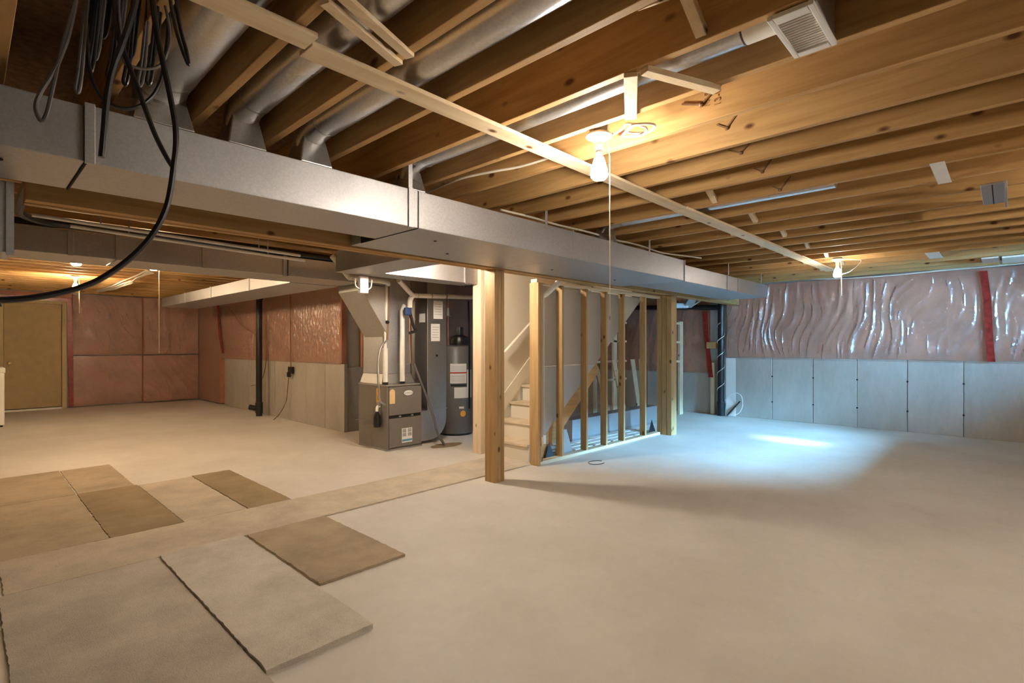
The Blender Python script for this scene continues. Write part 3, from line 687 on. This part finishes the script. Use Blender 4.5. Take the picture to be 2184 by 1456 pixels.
T([(q.x - 0.04, 5.0, q.z - 0.05), (q.x - 0.09, 5.0, q.z - 0.02), (q.x - 0.1, 5.0, q.z + 0.06)], 0.008, 8, 4).build('cable', M['romex'], tb)
T([(q.x + 0.04, 5.0, q.z - 0.05), (q.x + 0.09, 5.0, q.z - 0.02), (q.x + 0.1, 5.0, q.z + 0.06)], 0.008, 8, 4).build('cable', M['romex'], tb)
ds = MB(); n = 24
ds.add([(4.48 + 0.26 * math.cos(2 * math.pi * i / n) * (1 + 0.25 * noise.noise(Vector((i * .9, 0, 0)))), 5.47 + 0.13 * math.sin(2 * math.pi * i / n) * (1 + 0.3 * noise.noise(Vector((i * .7, 3, 0)))), 0.0015) for i in range(n)], [tuple(range(n))])
tag(ds.build('damp_patch', M['wet']), 'brown damp patch on the floor at the end of the drain hose', 'stain')

# ================================================================== LAMPS
def lamp(x, y, label, z=JB - 0.02, chain=0.8, cord=True, glow='bulb', board=False):
    t = thing('bulb_fixture', (x, y, z), label, 'lamp', 'bare bulb fixtures under the joists')
    MB().lathe([(0.05, 0.012), (0.052, 0.06)], (x, y, z), 8).build('octagon_box', M['steel'], t)
    MB().lathe([(0.02, -0.014), (0.055, -0.012), (0.068, -0.004), (0.066, 0.004), (0.055, 0.012)], (x, y, z), 28).build('canopy', M['white'], t, smooth=True)
    MB().lathe([(0.020, -0.075), (0.022, -0.055), (0.022, -0.035), (0.034, -0.025), (0.036, -0.013)], (x, y, z), 20).build('socket', M['white'], t, smooth=True)
    MB().lathe([(0.010, -0.108), (0.018, -0.10), (0.019, -0.082), (0.017, -0.076)], (x, y, z), 18).build('bulb_collar', M['white'], t, smooth=True)
    MB().lathe([(0.004, -0.226), (0.030, -0.224), (0.042, -0.212), (0.045, -0.198), (0.041, -0.172), (0.033, -0.142), (0.024, -0.114), (0.014, -0.1085)], (x, y, z), 22).build('bulb', M[glow], t, smooth=True)
    if board: B(x - 0.06, x + 0.06, 4.142, 4.468, z + 0.061, JB + 0.06).build('mounting_board', W_PALE[1], t)
    if cord:
        s_ = T([(x + 0.035, y - 0.03, z - 0.03), (x + 0.045, y - 0.035, z - 0.1), (x + 0.046, y - 0.036, z - chain)], 0.0022, 6).build('pull_string', M['string'], t)
        MB().lathe([(0.004, 0), (0.009, -0.012), (0.004, -0.03)], (x + 0.046, y - 0.036, z - chain), 8).build('string_bell', M['steel'], s_)
    return t
l1 = lamp(2.27, 1.535, 'bare bulb with long pull string below the strapping in the centre', chain=0.92)
T([(2.33, 1.52, 2.44), (2.30, 1.42, 2.44), (2.26, 1.36, 2.44), (2.33, 1.30, 2.425), (2.40, 1.36, 2.425), (2.37, 1.45, 2.435), (2.30, 1.40, 2.42), (2.27, 1.33, 2.43), (2.36, 1.27, 2.44), (2.42, 1.34, 2.44), (2.36, 1.42, 2.445), (2.30, 1.34, 2.447)], 0.006, 8, 5).build('coiled_cable', M['romex'], l1, smooth=True)
l2 = lamp(7.62, 1.565, 'bare bulb near the right wall at the end of the strapping', chain=0.45, glow='bulb_soft')
T([(7.66, 1.54, 2.44), (7.74, 1.40, 2.42), (7.78, 1.34, 2.40), (7.70, 1.43, 2.28), (7.668, 1.53, 2.24)], 0.004, 6, 5).build('looped_cord', M['romex'], l2)
lamp(3.42, 4.22, 'bare bulb tucked behind the timber beam near the furnace ducts', z=JB - 0.04, chain=0.3, cord=False, glow='bulb_strong', board=True)
lamp(0.845, 7.32, 'bare bulb just behind the rear trunk duct, left of the white cable bundle', chain=0.3, cord=False, glow='bulb_weak')
lamp(1.23, 10.75, 'bare bulb close to the tan door', chain=0.55, glow='bulb_weak')
lamp(1.51, 7.12, 'bulb hidden behind the rear trunk duct with long visible pull string', chain=1.15, glow='bulb_weak')
lamp(4.3, -1.6, 'added bulb behind the viewpoint, unseen, filling the near room with light', chain=0.4, glow='bulb_strong')  # added unseen bulb, brightens the near floor and ceiling

# ================================================================== DRAIN PIPES ETC.
bp = thing('drain_stack', (3.87, 10.3, 0), 'black vertical drain pipe with cleanout standing by the far left wall', 'pipe')
T([(3.87, 10.3, 0.0), (3.87, 10.3, 2.44)], 0.055, 16).build('pipe', M['black'], bp, smooth=True)
MB().lathe([(0.068, 0.06), (0.068, 0.26)], (3.87, 10.3, 0), 16).build('hub', M['black'], bp)
T([(3.87, 10.3, 0.13), (3.74, 10.42, 0.17)], 0.05, 14).build('cleanout', M['black'], bp)
MB().lathe([(0.068, 2.2), (0.068, 2.32)], (3.87, 10.3, 0), 16).build('coupling', M['black'], bp)
b2 = thing('drain_stack', (9.96, 3.97, 0), 'black vertical drain pipe with spiral white cord beside the plastic right wall', 'pipe')
T([(9.96, 3.97, 0.0), (9.96, 3.97, 2.44)], 0.058, 16).build('pipe', M['black'], b2, smooth=True)
MB().lathe([(0.07, 0.0), (0.07, 0.25), (0.062, 0.27)], (9.96, 3.97, 0), 16).build('hub', M['black'], b2)
T([(9.96, 4.0, 2.06), (9.96, 4.6, 2.10), (9.96, 6.2, 2.16)], 0.05, 14).build('side_branch', M['black'], b2, smooth=True)
T([(9.96 + 0.066 * math.cos(i * 0.5), 3.97 + 0.066 * math.sin(i * 0.5), 0.4 + i * 0.024) for i in range(58)], 0.006, 6).build('spiral_cord', M['white'], b2)
T([(9.96, 3.9, 0.3), (9.9, 3.85, 0.32), (9.88, 3.70, 0.45), (9.9, 3.58, 0.42), (9.92, 3.55, 0.25), (9.9, 3.6, 0.1), (9.85, 3.7, 0.03)], 0.006, 6, 6).build('loose_cord', M['white'], b2)
tag(MB().bar((9.93, 3.84, 0.02), (9.98, 3.62, 0.30), 0.035, 0.025).build('rubber_strip', M['black'], None, 0.004), 'short black strip leaning at the foot of the right drain pipe', 'scrap')
fl = B(9.975, 9.985, 3.70, 3.88, 0.01, 1.10).build('flashing_strip', M['white'], None); tag(fl, 'pale flat strip on the concrete right of the drain pipe', 'strip')
fv = MB().add([(9.985, 3.66, 1.12), (9.985, 3.89, 1.12), (9.975, 3.89, 2.2), (9.975, 3.62, 2.2), (9.97, 3.70, 1.7), (9.97, 3.85, 1.7)], [(0, 1, 5, 4), (4, 5, 2, 3)]).build('folded_plastic', M['film']); tag(fv, 'folded edge of plastic sheet right of the black drain pipe', 'plastic sheet')
tag(B(10.0, 10.06, 4.12, 4.19, 0.01, 1.0).build('stud_offcut', W_PALE[2], None, 0.003), 'upright pale stud left of the right drain pipe', 'stud')
tape(0, 9.995, [(4.30, 2.0), (4.27, 1.5), (4.22, 1.1), (4.18, 0.72)], 0.09, 'crumpled red tape left of the right drain pipe')
tag(B(9.93, 10.03, 4.06, 4.24, 1.28, 1.40).build('wood_block', W[1], None, 0.004), 'small wood block at mid height left of the right drain pipe', 'block')
sd_ = thing('small_duct', (8.3, 4.2, 2.1), 'small bent sheet metal duct under the trunk near the wooden ladder', 'duct')
q0 = on_y(1485, 620, 3.98); q1 = on_y(1465, 652, 4.25); q2 = on_y(1415, 652, 4.55)
MB().bar(q0, q1, 0.16, 0.09).build('upper_length', M['galv'], sd_, 0.004); MB().bar(q1, q2, 0.16, 0.09).build('lower_length', M['galv'], sd_, 0.004)
tag(T([on_y(1528, 621, 4.14), on_y(1510, 620, 4.0), on_y(1500, 635, 4.1), on_y(1475, 652, 4.2)], 0.022, 10, 6).build('flex_pipe', M['pvc'], smooth=True), 'pale flexible pipe curving beside the small bent duct', 'pipe')

# wooden ladder / rack frame
ld = thing('wooden_ladder_rack', (9.2, 4.8, 0), 'pale wooden ladder-like rack standing under the trunk duct by the right wall', 'rack')
for (x, yv, zt) in ((8.95, 4.64, 1.80), (9.55, 4.62, 1.80)):
    B(x, x + 0.14, yv - 0.02, yv + 0.02, 0.0, zt).build('upright', W_PALE[2], ld, 0.003)
for z in (1.76, 1.40, 1.03): B(9.09, 9.55, 4.60, 4.64, z - 0.02, z + 0.02).build('rung', W_PALE[0], ld, 0.003)
B(8.94, 9.10, 4.60, 4.68, 0.0, 0.03).build('foot', M['black'], ld)
l2_ = thing('wooden_ladder_rack', (8.6, 5.7, 0), 'second wooden rack deep under the stairs behind the studs', 'rack')
for x in (8.2, 8.9): B(x, x + 0.14, 5.68, 5.72, 0.0, 1.85).build('upright', W_PALE[2], l2_, 0.003)
for z in (1.80, 1.42, 1.02, 0.66): B(8.34, 9.4, 5.68, 5.72, z - 0.02, z + 0.02).build('rung', W_PALE[0], l2_, 0.003)
for i, x in enumerate((7.9, 8.55, 9.25, 9.6)):
    tag(MB().bar((x, 5.1 + 0.1 * i, 0.01), (x + 0.15, 5.55, 1.05), 0.09, 0.03).build('leaning_board', W_PALE[2], None, 0.003), ['first', 'second', 'third', 'fourth'][i] + ' leaning pale board from the left under the stairs', 'board', 'boards leaning under the stairs')
# things under the stairs
lduct = thing('lying_duct', (7.0, 4.5, 0), 'shiny sheet metal duct lying on the floor behind the studs', 'duct')
B(5.85, 8.3, 4.40, 4.62, 0.02, 0.30).build('duct_body', M['galv'], lduct, 0.006)
B(5.83, 8.32, 4.385, 4.40, 0.0, 0.035).build('flange', M['galv_dark'], lduct)
for i in range(3):
    tag(B(5.15 + 0.15 * i, 7.1 + 0.1 * i, 3.98 + i * 0.13, 4.085 + i * 0.13, 0.0, 0.022).build('floor_board', M['white'], None, 0.002), ['nearest', 'middle', 'farthest'][i] + ' of three flat white boards lying behind the studs', 'board', 'flat boards behind the studs')
tag(MB().hexa([(4.95, 3.91, 0.0), (5.22, 3.91, 0.0), (5.22, 3.925, 0.0), (4.95, 3.925, 0.0), (4.95, 3.91, 0.32), (5.08, 3.91, 0.32), (5.08, 3.925, 0.32), (4.95, 3.925, 0.32)]).build('metal_scrap', M['galv_dark']), 'grey metal sheet scrap standing behind the second stud', 'scrap')
rg = thing('wire_ring', (5.0, 3.4, 0), 'thin dark wire loop lying on the floor before the stud wall', 'wire')
g = on_z(1272, 987, 0); T([(g.x + 0.11 * math.cos(i * .4), g.y + 0.08 * math.sin(i * .4), 0.006) for i in range(14)], 0.004, 6).build('loop', M['black'], rg)
# switch tag by the jamb
ob = thing('outlet_box', (4.50, 3.80, 0.3), 'small white outlet with hanging tag at the foot of the right stair jamb', 'electrical box')
B(4.478, 4.53, 3.775, 3.80, 0.235, 0.335).build('cover', M['white'], ob, 0.003); B(4.44, 4.476, 3.765, 3.781, 0.22, 0.32).build('clip', M['cream_tag'], ob, 0.003)
# white twisted cord at top left stud
fs_ = thing('foil_wrap', (4.6, 3.78, 1.95), 'crumpled white plastic twist at the top of the first stud bay', 'plastic scrap')
pts = [on_y(1195, 592, 3.76), on_y(1190, 603, 3.76), on_y(1175, 618, 3.76), on_y(1165, 628, 3.76), on_y(1160, 634, 3.77)]
T(pts, [0.02, 0.035, 0.03, 0.028, 0.012], 9).build('twist', M['white'], fs_)
T([on_y(1160, 634, 3.78), on_y(1160, 750, 3.78), on_y(1161, 925, 3.78)], 0.006, 6).build('cord', M['white'], fs_)

# floor clutter at the left jamb
for i, (u, v, ln) in enumerate(((1022, 960, 0.16), (1028, 950, 0.12))):
    g = on_z(u, v, 0)
    tag(MB().bar((g.x - ln / 2, g.y, 0.02 + i * 0.045), (g.x + ln / 2, g.y - 0.04, 0.02 + i * 0.045), 0.05, 0.038).build('wood_offcut', W_PALE[0], None, 0.004), ['lower', 'upper'][i] + ' small wood offcut at the foot of the left stair jamb', 'offcut', 'wood offcuts by the jamb')

# ================================================================== CARPET PIECES
def carpet(name, x0, x1, y0, y1, h, col, label, seed, z=0.0):
    nme = 'carpet_' + str(seed)
    m = D.materials.get(nme)
    if m is None:
        m, nt, b = new_mat(nme)
        v = coords(nt)
        n1 = N(nt, 'ShaderNodeTexNoise', Scale=3.0, Detail=7.0, Roughness=0.65); nt.links.new(v, n1.inputs['Vector'])
        n2 = N(nt, 'ShaderNodeTexNoise', Scale=160.0, Detail=3.0); nt.links.new(v, n2.inputs['Vector'])
        c = ramp(nt, n1.outputs['Fac'], [(0.32, tuple(k * 0.70 for k in col)), (0.62, tuple(min(1, k * 1.06) for k in col))])
        c = mix(nt, 0.3, c, ramp(nt, n2.outputs['Fac'], [(0.3, tuple(k * 0.7 for k in col)), (0.7, tuple(min(1, k * 1.15) for k in col))]))
        nt.links.new(c, b.inputs['Base Color']); b.inputs['Roughness'].default_value = 0.95; b.inputs['Specular IOR Level'].default_value = 0.1
        bump(nt, b, n2.outputs['Fac'], 0.5, 0.006)
    pts = []
    def run(a, b, n):
        for i in range(n):
            t = i / n; x = a[0] + (b[0] - a[0]) * t; yv = a[1] + (b[1] - a[1]) * t
            j = 0.007; pts.append((x + j * noise.noise(Vector((x * 25, yv * 25, seed))), yv + j * noise.noise(Vector((x * 25, yv * 25, seed + 50)))))
    nx = max(8, int((x1 - x0) * 40)); ny = max(8, int((y1 - y0) * 40))
    run((x0, y0), (x1, y0), nx); run((x1, y0), (x1, y1), ny); run((x1, y1), (x0, y1), nx); run((x0, y1), (x0, y0), ny)
    o = MB().prism(pts, 2, z, z + h).build('carpet_piece', m)
    return tag(o, label, 'carpet', 'carpet offcuts on the floor')
BG = (0.68, 0.595, 0.475); TN = (0.50, 0.41, 0.29); GY = (0.52, 0.47, 0.41); DKB = (0.40, 0.31, 0.195)
carpet('', 0.15, 4.46, 3.885, 4.505, 0.012, BG, 'long narrow carpet strip running to the lone wooden post', 1)
carpet('', 0.13, 0.848, 1.2, 3.875, 0.014, (0.65, 0.585, 0.50), 'largest grey carpet piece at the lower left', 2)
carpet('', 0.853, 1.345, 2.19, 3.877, 0.024, (0.76, 0.70, 0.61), 'thick pale grey carpet piece right of the largest one', 3)
carpet('', 1.375, 1.945, 2.79, 3.872, 0.016, TN, 'tan carpet piece nearest to the open floor at right', 4)
carpet('', 0.14, 0.695, 4.515, 6.05, 0.010, (0.52, 0.43, 0.31), 'tan carpet piece at left edge behind the long strip', 5)
carpet('', 0.705, 1.15, 4.52, 6.05, 0.010, DKB, 'dark brown carpet piece left of the pale one behind the strip', 6)
carpet('', 1.157, 1.60, 4.525, 6.03, 0.008, (0.66, 0.57, 0.45), 'pale carpet piece between the two dark brown ones', 7)
carpet('', 1.615, 1.97, 4.515, 6.06, 0.009, (0.385, 0.30, 0.185), 'dark narrow carpet piece farthest right behind the strip', 8)
carpet('', 0.712, 1.13, 6.065, 7.31, 0.009, (0.54, 0.445, 0.32), 'tan carpet piece farthest back, right of the edge one', 9)
carpet('', 0.16, 0.70, 6.065, 7.33, 0.009, (0.50, 0.41, 0.29), 'brown carpet piece farthest back at left edge', 10)

# white chest at left picture edge
fzr = thing('white_chest', (0.1, 12.2, 0), 'white chest freezer cut by the left picture edge', 'freezer')
B(-0.5, 0.47, 11.95, 12.6, 0.03, 0.88).build('body', M['white'], fzr, 0.012); B(-0.51, 0.48, 11.94, 12.61, 0.885, 0.97).build('lid', M['white'], fzr, 0.012)
B(-0.48, 0.45, 11.98, 12.58, 0.0, 0.03).build('plinth', M['dark'], fzr)

# left wall electrics
ol = thing('outlet_box', (4.0, 9.2, 0.9), 'dark receptacle box with hanging cord on the concrete left of the furnace', 'electrical box')
B(3.985, 4.03, 9.14, 9.30, 0.84, 0.96).build('box', M['black'], ol, 0.004); B(3.945, 3.984, 9.16, 9.25, 0.78, 0.87).build('plug', M['black'], ol, 0.004)
T([(3.97, 9.13, 0.96), (3.955, 9.12, 1.5), (3.955, 9.13, 2.3)], 0.010, 8).build('conduit', M['brownwire'], ol)
T([(3.96, 9.2, 0.78), (3.95, 9.22, 0.6), (3.93, 9.24, 0.35), (3.88, 9.4, 0.12), (3.82, 9.5, 0.012)], 0.008, 8, 5).build('cord', M['brownwire'], ol)
tag(T([(4.0, 12.9, 2.2), on_x(490, 660, 3.93), on_x(515, 693, 3.93), (3.89, 10.34, 1.50)], 0.008, 6, 6).build('sagging_wire', M['brownwire']), 'thin brown wire sagging to the far black drain pipe', 'wire')
tag(T([on_x(566, 690, 3.95), on_x(568, 760, 3.95), on_x(562, 800, 3.95), on_x(552, 818, 3.95), on_x(535, 822, 3.95)], 0.008, 6, 6).build('hanging_wire', M['brownwire']), 'thin wire dangling beside the far black drain pipe', 'wire')
wbn = thing('cable_bundle', (1.7, 9.6, 2.4), 'bundle of white cables slung under the joists of the far room', 'cables')
for i in range(6):
    T([on_z(312 + 3 * i, 577 + i, 2.43), on_z(285 + 5 * (i % 3), 590 + 2 * ((i * 3) % 5), 2.39), on_z(262 + 4 * i, 599 + 2 * ((i * 2) % 5), 2.38), on_z(238 + 3 * i, 610 + 2 * (i % 4), 2.40), on_z(205 + 2 * i, 620 + i % 3, 2.43)], 0.011, 7, 5).build('cable', M['romex'], wbn, smooth=True)
# pale pipes between the beam and rear trunk
for i, (pa, pb_, lab) in enumerate((((68, 458), (640, 545), 'pale pipe running just behind the timber beam at left'), ((150, 482), (650, 556), 'lower pale pipe running behind the timber beam at left'))):
    a = on_y(*pa, 4.4 + 0.12 * i); b = on_y(*pb_, 4.4 + 0.12 * i)
    lp = thing('long_pipe', (a + b) / 2, lab, 'pipe')
    T([a, b], 0.012, 10).build('pipe', M['pvc'], lp, smooth=True)
    for t_ in (0.2, 0.8):
        c_h = a.lerp(b, t_); B(c_h.x - 0.004, c_h.x + 0.004, c_h.y - 0.004, c_h.y + 0.004, c_h.z + 0.012, JT - 0.002).build('hanger', M['steel'], lp)
# black cables over the rear trunk, doubled to stand for the shadowed gap
tag(T([(0.27, 3.95, 2.30), (0.26, 4.6, 2.28), (0.30, 5.2, 2.30), (0.55, 5.62, 2.335), (1.2, 5.70, 2.345), (2.0, 5.71, 2.345), (2.7, 5.72, 2.345), (3.2, 5.75, 2.345)], 0.030, 8, 6).build('gap_shade_cable', M['cable'], smooth=True), 'thick black cable along the rear trunk duct, filling in for the shadowed gap', 'cable')
tag(T([(0.10, 5.85, 2.35), (0.8, 5.80, 2.375), (1.5, 5.78, 2.38), (2.2, 5.79, 2.38), (3.1, 5.82, 2.37)], 0.034, 8, 5).build('gap_shade_cable', M['cable'], smooth=True), 'second black cable behind the first, added to darken the shadowed gap', 'cable')

# ================================================================== CEILING FITTINGS
ef = thing('exhaust_fan', (2.02, 0.52, JB), 'square white louvred exhaust fan set between the joists', 'fan')
fx_0, fx_1, fy_0, fy_1 = 1.85, 2.165, 0.445, 0.585
FZ = JB - 0.022
fr = MB(); bw = 0.018
fr.box(fx_0, fx_1, fy_0, fy_0 + bw, FZ, FZ + 0.016).box(fx_0, fx_1, fy_1 - bw, fy_1, FZ, FZ + 0.016)
fr.box(fx_0, fx_0 + 0.045, fy_0 + bw, fy_1 - bw, FZ, FZ + 0.016).box(fx_1 - 0.035, fx_1, fy_0 + bw, fy_1 - bw, FZ, FZ + 0.016)
fr.build('grille_frame', M['white'], ef, 0.003)
for i in range(14):
    x = fx_0 + 0.055 + i * 0.0165; MB().bar((x, fy_0 + bw, FZ + 0.009), (x, fy_1 - bw, FZ + 0.009), 0.0075, 0.003, (0.5, 0, 1)).build('louvre', M['white'], ef)
B(fx_0 + 0.01, fx_1 - 0.01, fy_0 + 0.01, fy_1 - 0.01, FZ + 0.0165, FZ + 0.018).build('shade_backing', M['dark'], ef)  # dark sheet put in as the shade between the louvres
B(1.895, 2.155, 0.45, 0.58, FZ + 0.0185, JT - 0.03).build('housing', M['galv'], ef)
MB().lathe([(0.062, 0.582), (0.059, 0.62), (0.059, 0.712)], (2.02, 0, 2.535), 20, 1).build('duct_collar', M['white'], ef, smooth=True)
# floor register boots seen from below
def boot(u0, v0, u1, v1, label, sh=0.10):
    a = on_z(u0, v0, JB - 0.02); b = on_z(u1, v1, JB - 0.02)
    t = thing('register_boot', (a.x, a.y, JB), label, 'duct boot', 'register boots between the joists')
    return t, a, b
def jx_after(x):
    for q in JX:
        if q > x: return q
t = thing('register_boot', (4.78, 0.10, JB), 'grey metal register boot between joists near the right picture edge', 'duct boot')
q = on_z(2118, 412, JB - 0.01)
B(q.x - 0.33, q.x + 0.33, q.y - 0.06, q.y + 0.06, JB - 0.022, JB - 0.008).build('flange', M['galv_dark'], t, 0.003)
B(q.x - 0.33, q.x + 0.33, q.y - 0.075, q.y - 0.062, JB - 0.06, JB - 0.008).build('side', M['galv'], t, 0.002)
B(q.x - 0.33, q.x + 0.33, q.y - 0.003, q.y + 0.003, JB - 0.0245, JB - 0.0225).build('seam', M['dark'], t)
t = thing('register_boot', (8.6, 0.1, JB), 'white metal register boot by the top of the right wall', 'duct boot')
q = on_z(2112, 553, JB - 0.01)
B(q.x - 0.22, q.x + 0.25, q.y - 0.08, q.y + 0.08, JB - 0.024, JB - 0.006).build('flange', M['white'], t, 0.003)
B(q.x - 0.22, q.x + 0.25, q.y - 0.09, q.y - 0.081, JB - 0.06, JB - 0.006).build('side', M['galv'], t, 0.002)
t = thing('ceiling_panel', (8.6, -0.4, JB), 'cream painted panel boxed in at the top right corner', 'panel')
B(q.x - 0.20, q.x + 0.40, q.y - 1.2, q.y - 0.11, JB - 0.03, JB - 0.006).build('board', M['paint'], t, 0.003)
def card(u0, u1, v0, v1, label):
    a = on_z(u0, v0, JB - 0.008); b = on_z(u1, v1, JB - 0.008)
    return tag(B(min(a.x, b.x), max(a.x, b.x), min(a.y, b.y), max(a.y, b.y), JB - 0.009, JB - 0.006).build('card', M['paper']), label, 'card')
card(1982, 2030, 350, 388, 'torn white card stapled under the joists right of the exhaust fan')
card(1972, 2012, 540, 549, 'small white card under the joists left of the white register boot')
# cables and staples on the joists
tag(T([on_z(905, 412, 2.475), on_z(940, 398, 2.47), on_z(985, 380, 2.468), on_z(1050, 366, 2.468), on_z(1110, 355, 2.468), on_z(1175, 335, 2.468)], 0.008, 7, 5).build('house_cable', M['romex'], smooth=True), 'cream cable running along the joist above the trunk duct', 'cable')
tag(T([(2.95, 2.93, 2.425), (3.3, 2.90, 2.42), (3.66, 2.93, 2.425), (4.1, 2.89, 2.42), (4.55, 2.92, 2.425), (5.0, 2.88, 2.42), (5.6, 2.92, 2.42), (6.0, 2.86, 2.43), (6.4, 2.80, 2.44)], 0.009, 7, 5).build('house_cable', M['romex'], smooth=True), 'long cream cable above the right half of the trunk duct', 'cable')
tag(T([(9.9, 2.5, 2.47), (9.9, 1.9, 2.43), (9.9, 1.3, 2.425), (9.9, 0.7, 2.44), (9.9, 0.0, 2.45), (9.9, -0.5, 2.47)], 0.010, 7, 5).build('house_cable', M['romex'], smooth=True), 'cream cable along the top of the right wall plastic', 'cable')
for i, (ax, ya, yb, zz) in enumerate(((2.52, 1.20, 0.98, 2.57), (2.91, 1.18, 1.05, 2.58), (3.26, 1.25, 1.08, 2.55), (3.62, 1.22, 1.1, 2.52), (4.06, 1.24, 1.12, 2.5))):
    mb_ = MB(); m_ = (ax - 0.006, (ya + yb) / 2 + 0.01, zz - 0.035)
    mb_.bar((ax - 0.004, ya, zz), m_, 0.008, 0.010, (1, 0, 0)); mb_.bar(m_, (ax - 0.004, yb, zz + 0.05), 0.008, 0.010, (1, 0, 0)); mb_.lathe([(0.008, -0.01), (0.013, 0), (0.008, 0.01)], m_, 8)
    tag(mb_.build('cut_strap', M['brownwire']),
        ['first', 'second', 'third', 'fourth', 'fifth'][i] + ' dark cut strap on the joist sides right of the centre bulb', 'strap', 'cut straps on joist sides')
sp = thing('grade_stamp', (2.519, 1.03, 2.56), 'inked grade stamp on the joist right of the centre bulb', 'stamp')
text('stamp_lettering', '13-0-2', 0.045, (2.5185, 1.02, 2.565), (math.radians(90), math.radians(-90), math.radians(-90)), M['stamp'], sp)
text('stamp_lettering', 'N151', 0.040, (2.5185, 1.07, 2.565), (math.radians(90), math.radians(-90), math.radians(-90)), M['stamp'], sp)

# ================================================================== HANGING CABLES (upper left, near the viewer)
def hang(pix, yv, r, mat, label, sm=6):
    pts = [on_y(u, v, yv[i] if isinstance(yv, (list, tuple)) else yv) for i, (u, v) in enumerate(pix)]
    e0, e1 = pts[0].copy(), pts[-1].copy()
    e0.z = 2.66; pts = [e0] + pts
    if pix[-1][1] < 0: e1.z = 2.66; pts.append(e1)
    if pix[-1][0] < -50: pts += [Vector((-0.9, 1.9, 1.55)), Vector((-1.4, 1.9, 2.0)), Vector((-1.5, 1.9, 2.66))]
    return tag(T(pts, r, 8, sm).build('hanging_cable', M[mat], smooth=True), label, 'cable', 'cables hanging at upper left')
hang([(322, -60), (330, 40), (345, 120), (362, 200), (375, 280), (371, 350), (352, 450), (300, 530), (210, 597), (110, 628), (0, 640), (-120, 640)], 1.9, 0.0085, 'cable', 'longest black cable curving down to the left picture edge')
hang([(243, -60), (250, 60), (270, 125), (300, 205), (330, 285), (355, 335), (371, 360)], 1.93, 0.0075, 'cable', 'black cable joining the longest one before the trunk duct')
hang([(293, -40), (285, 20), (262, 90), (240, 150), (228, 210), (222, 280), (217, 335)], 1.90, 0.0085, 'cable', 'black cable with cut end hanging before the trunk duct')
hang([(165, -40), (150, 60), (130, 120), (110, 160), (85, 200), (76, 230), (88, 258), (100, 240), (112, 190), (130, 110), (155, 20), (165, -40)], 1.95, 0.0055, 'greycable', 'grey cable loop reaching over the left end of the trunk duct')
hang([(345, -30), (358, 40), (362, 90), (345, 135), (315, 147), (280, 140), (262, 118), (250, -30)], 1.98, 0.0045, 'greycable', 'thin grey loop crossing between the black cables')
hang([(180, -30), (187, 120), (200, 180), (225, 215), (265, 232), (305, 222), (335, 190), (352, 130), (366, -30)], 2.02, 0.006, 'cable', 'wide sagging black loop behind the hanging cables')
hang([(362, -20), (375, 60), (390, 110), (402, 138), (398, 110), (385, 60), (375, -20)], 1.85, 0.0055, 'cable', 'short black cable tip right of the other hanging cables')
for i in range(12):
    u = 165 + i * 15 + random.uniform(-6, 6); v = random.uniform(60, 190)
    hang([(u + 18, -50), (u + 8, v * 0.4), (u, v * 0.8), (u - 6, v), (u + 2, v + 4), (u + 10, v * 0.7), (u + 22, -50)], 2.0 + 0.03 * (i % 5), 0.005, 'cable' if i % 3 else 'greycable',
         'short looped cable in the dark tangle, number %s from its left' % ['one', 'two', 'three', 'four', 'five', 'six', 'seven', 'eight', 'nine', 'ten', 'eleven', 'twelve'][i], 5)
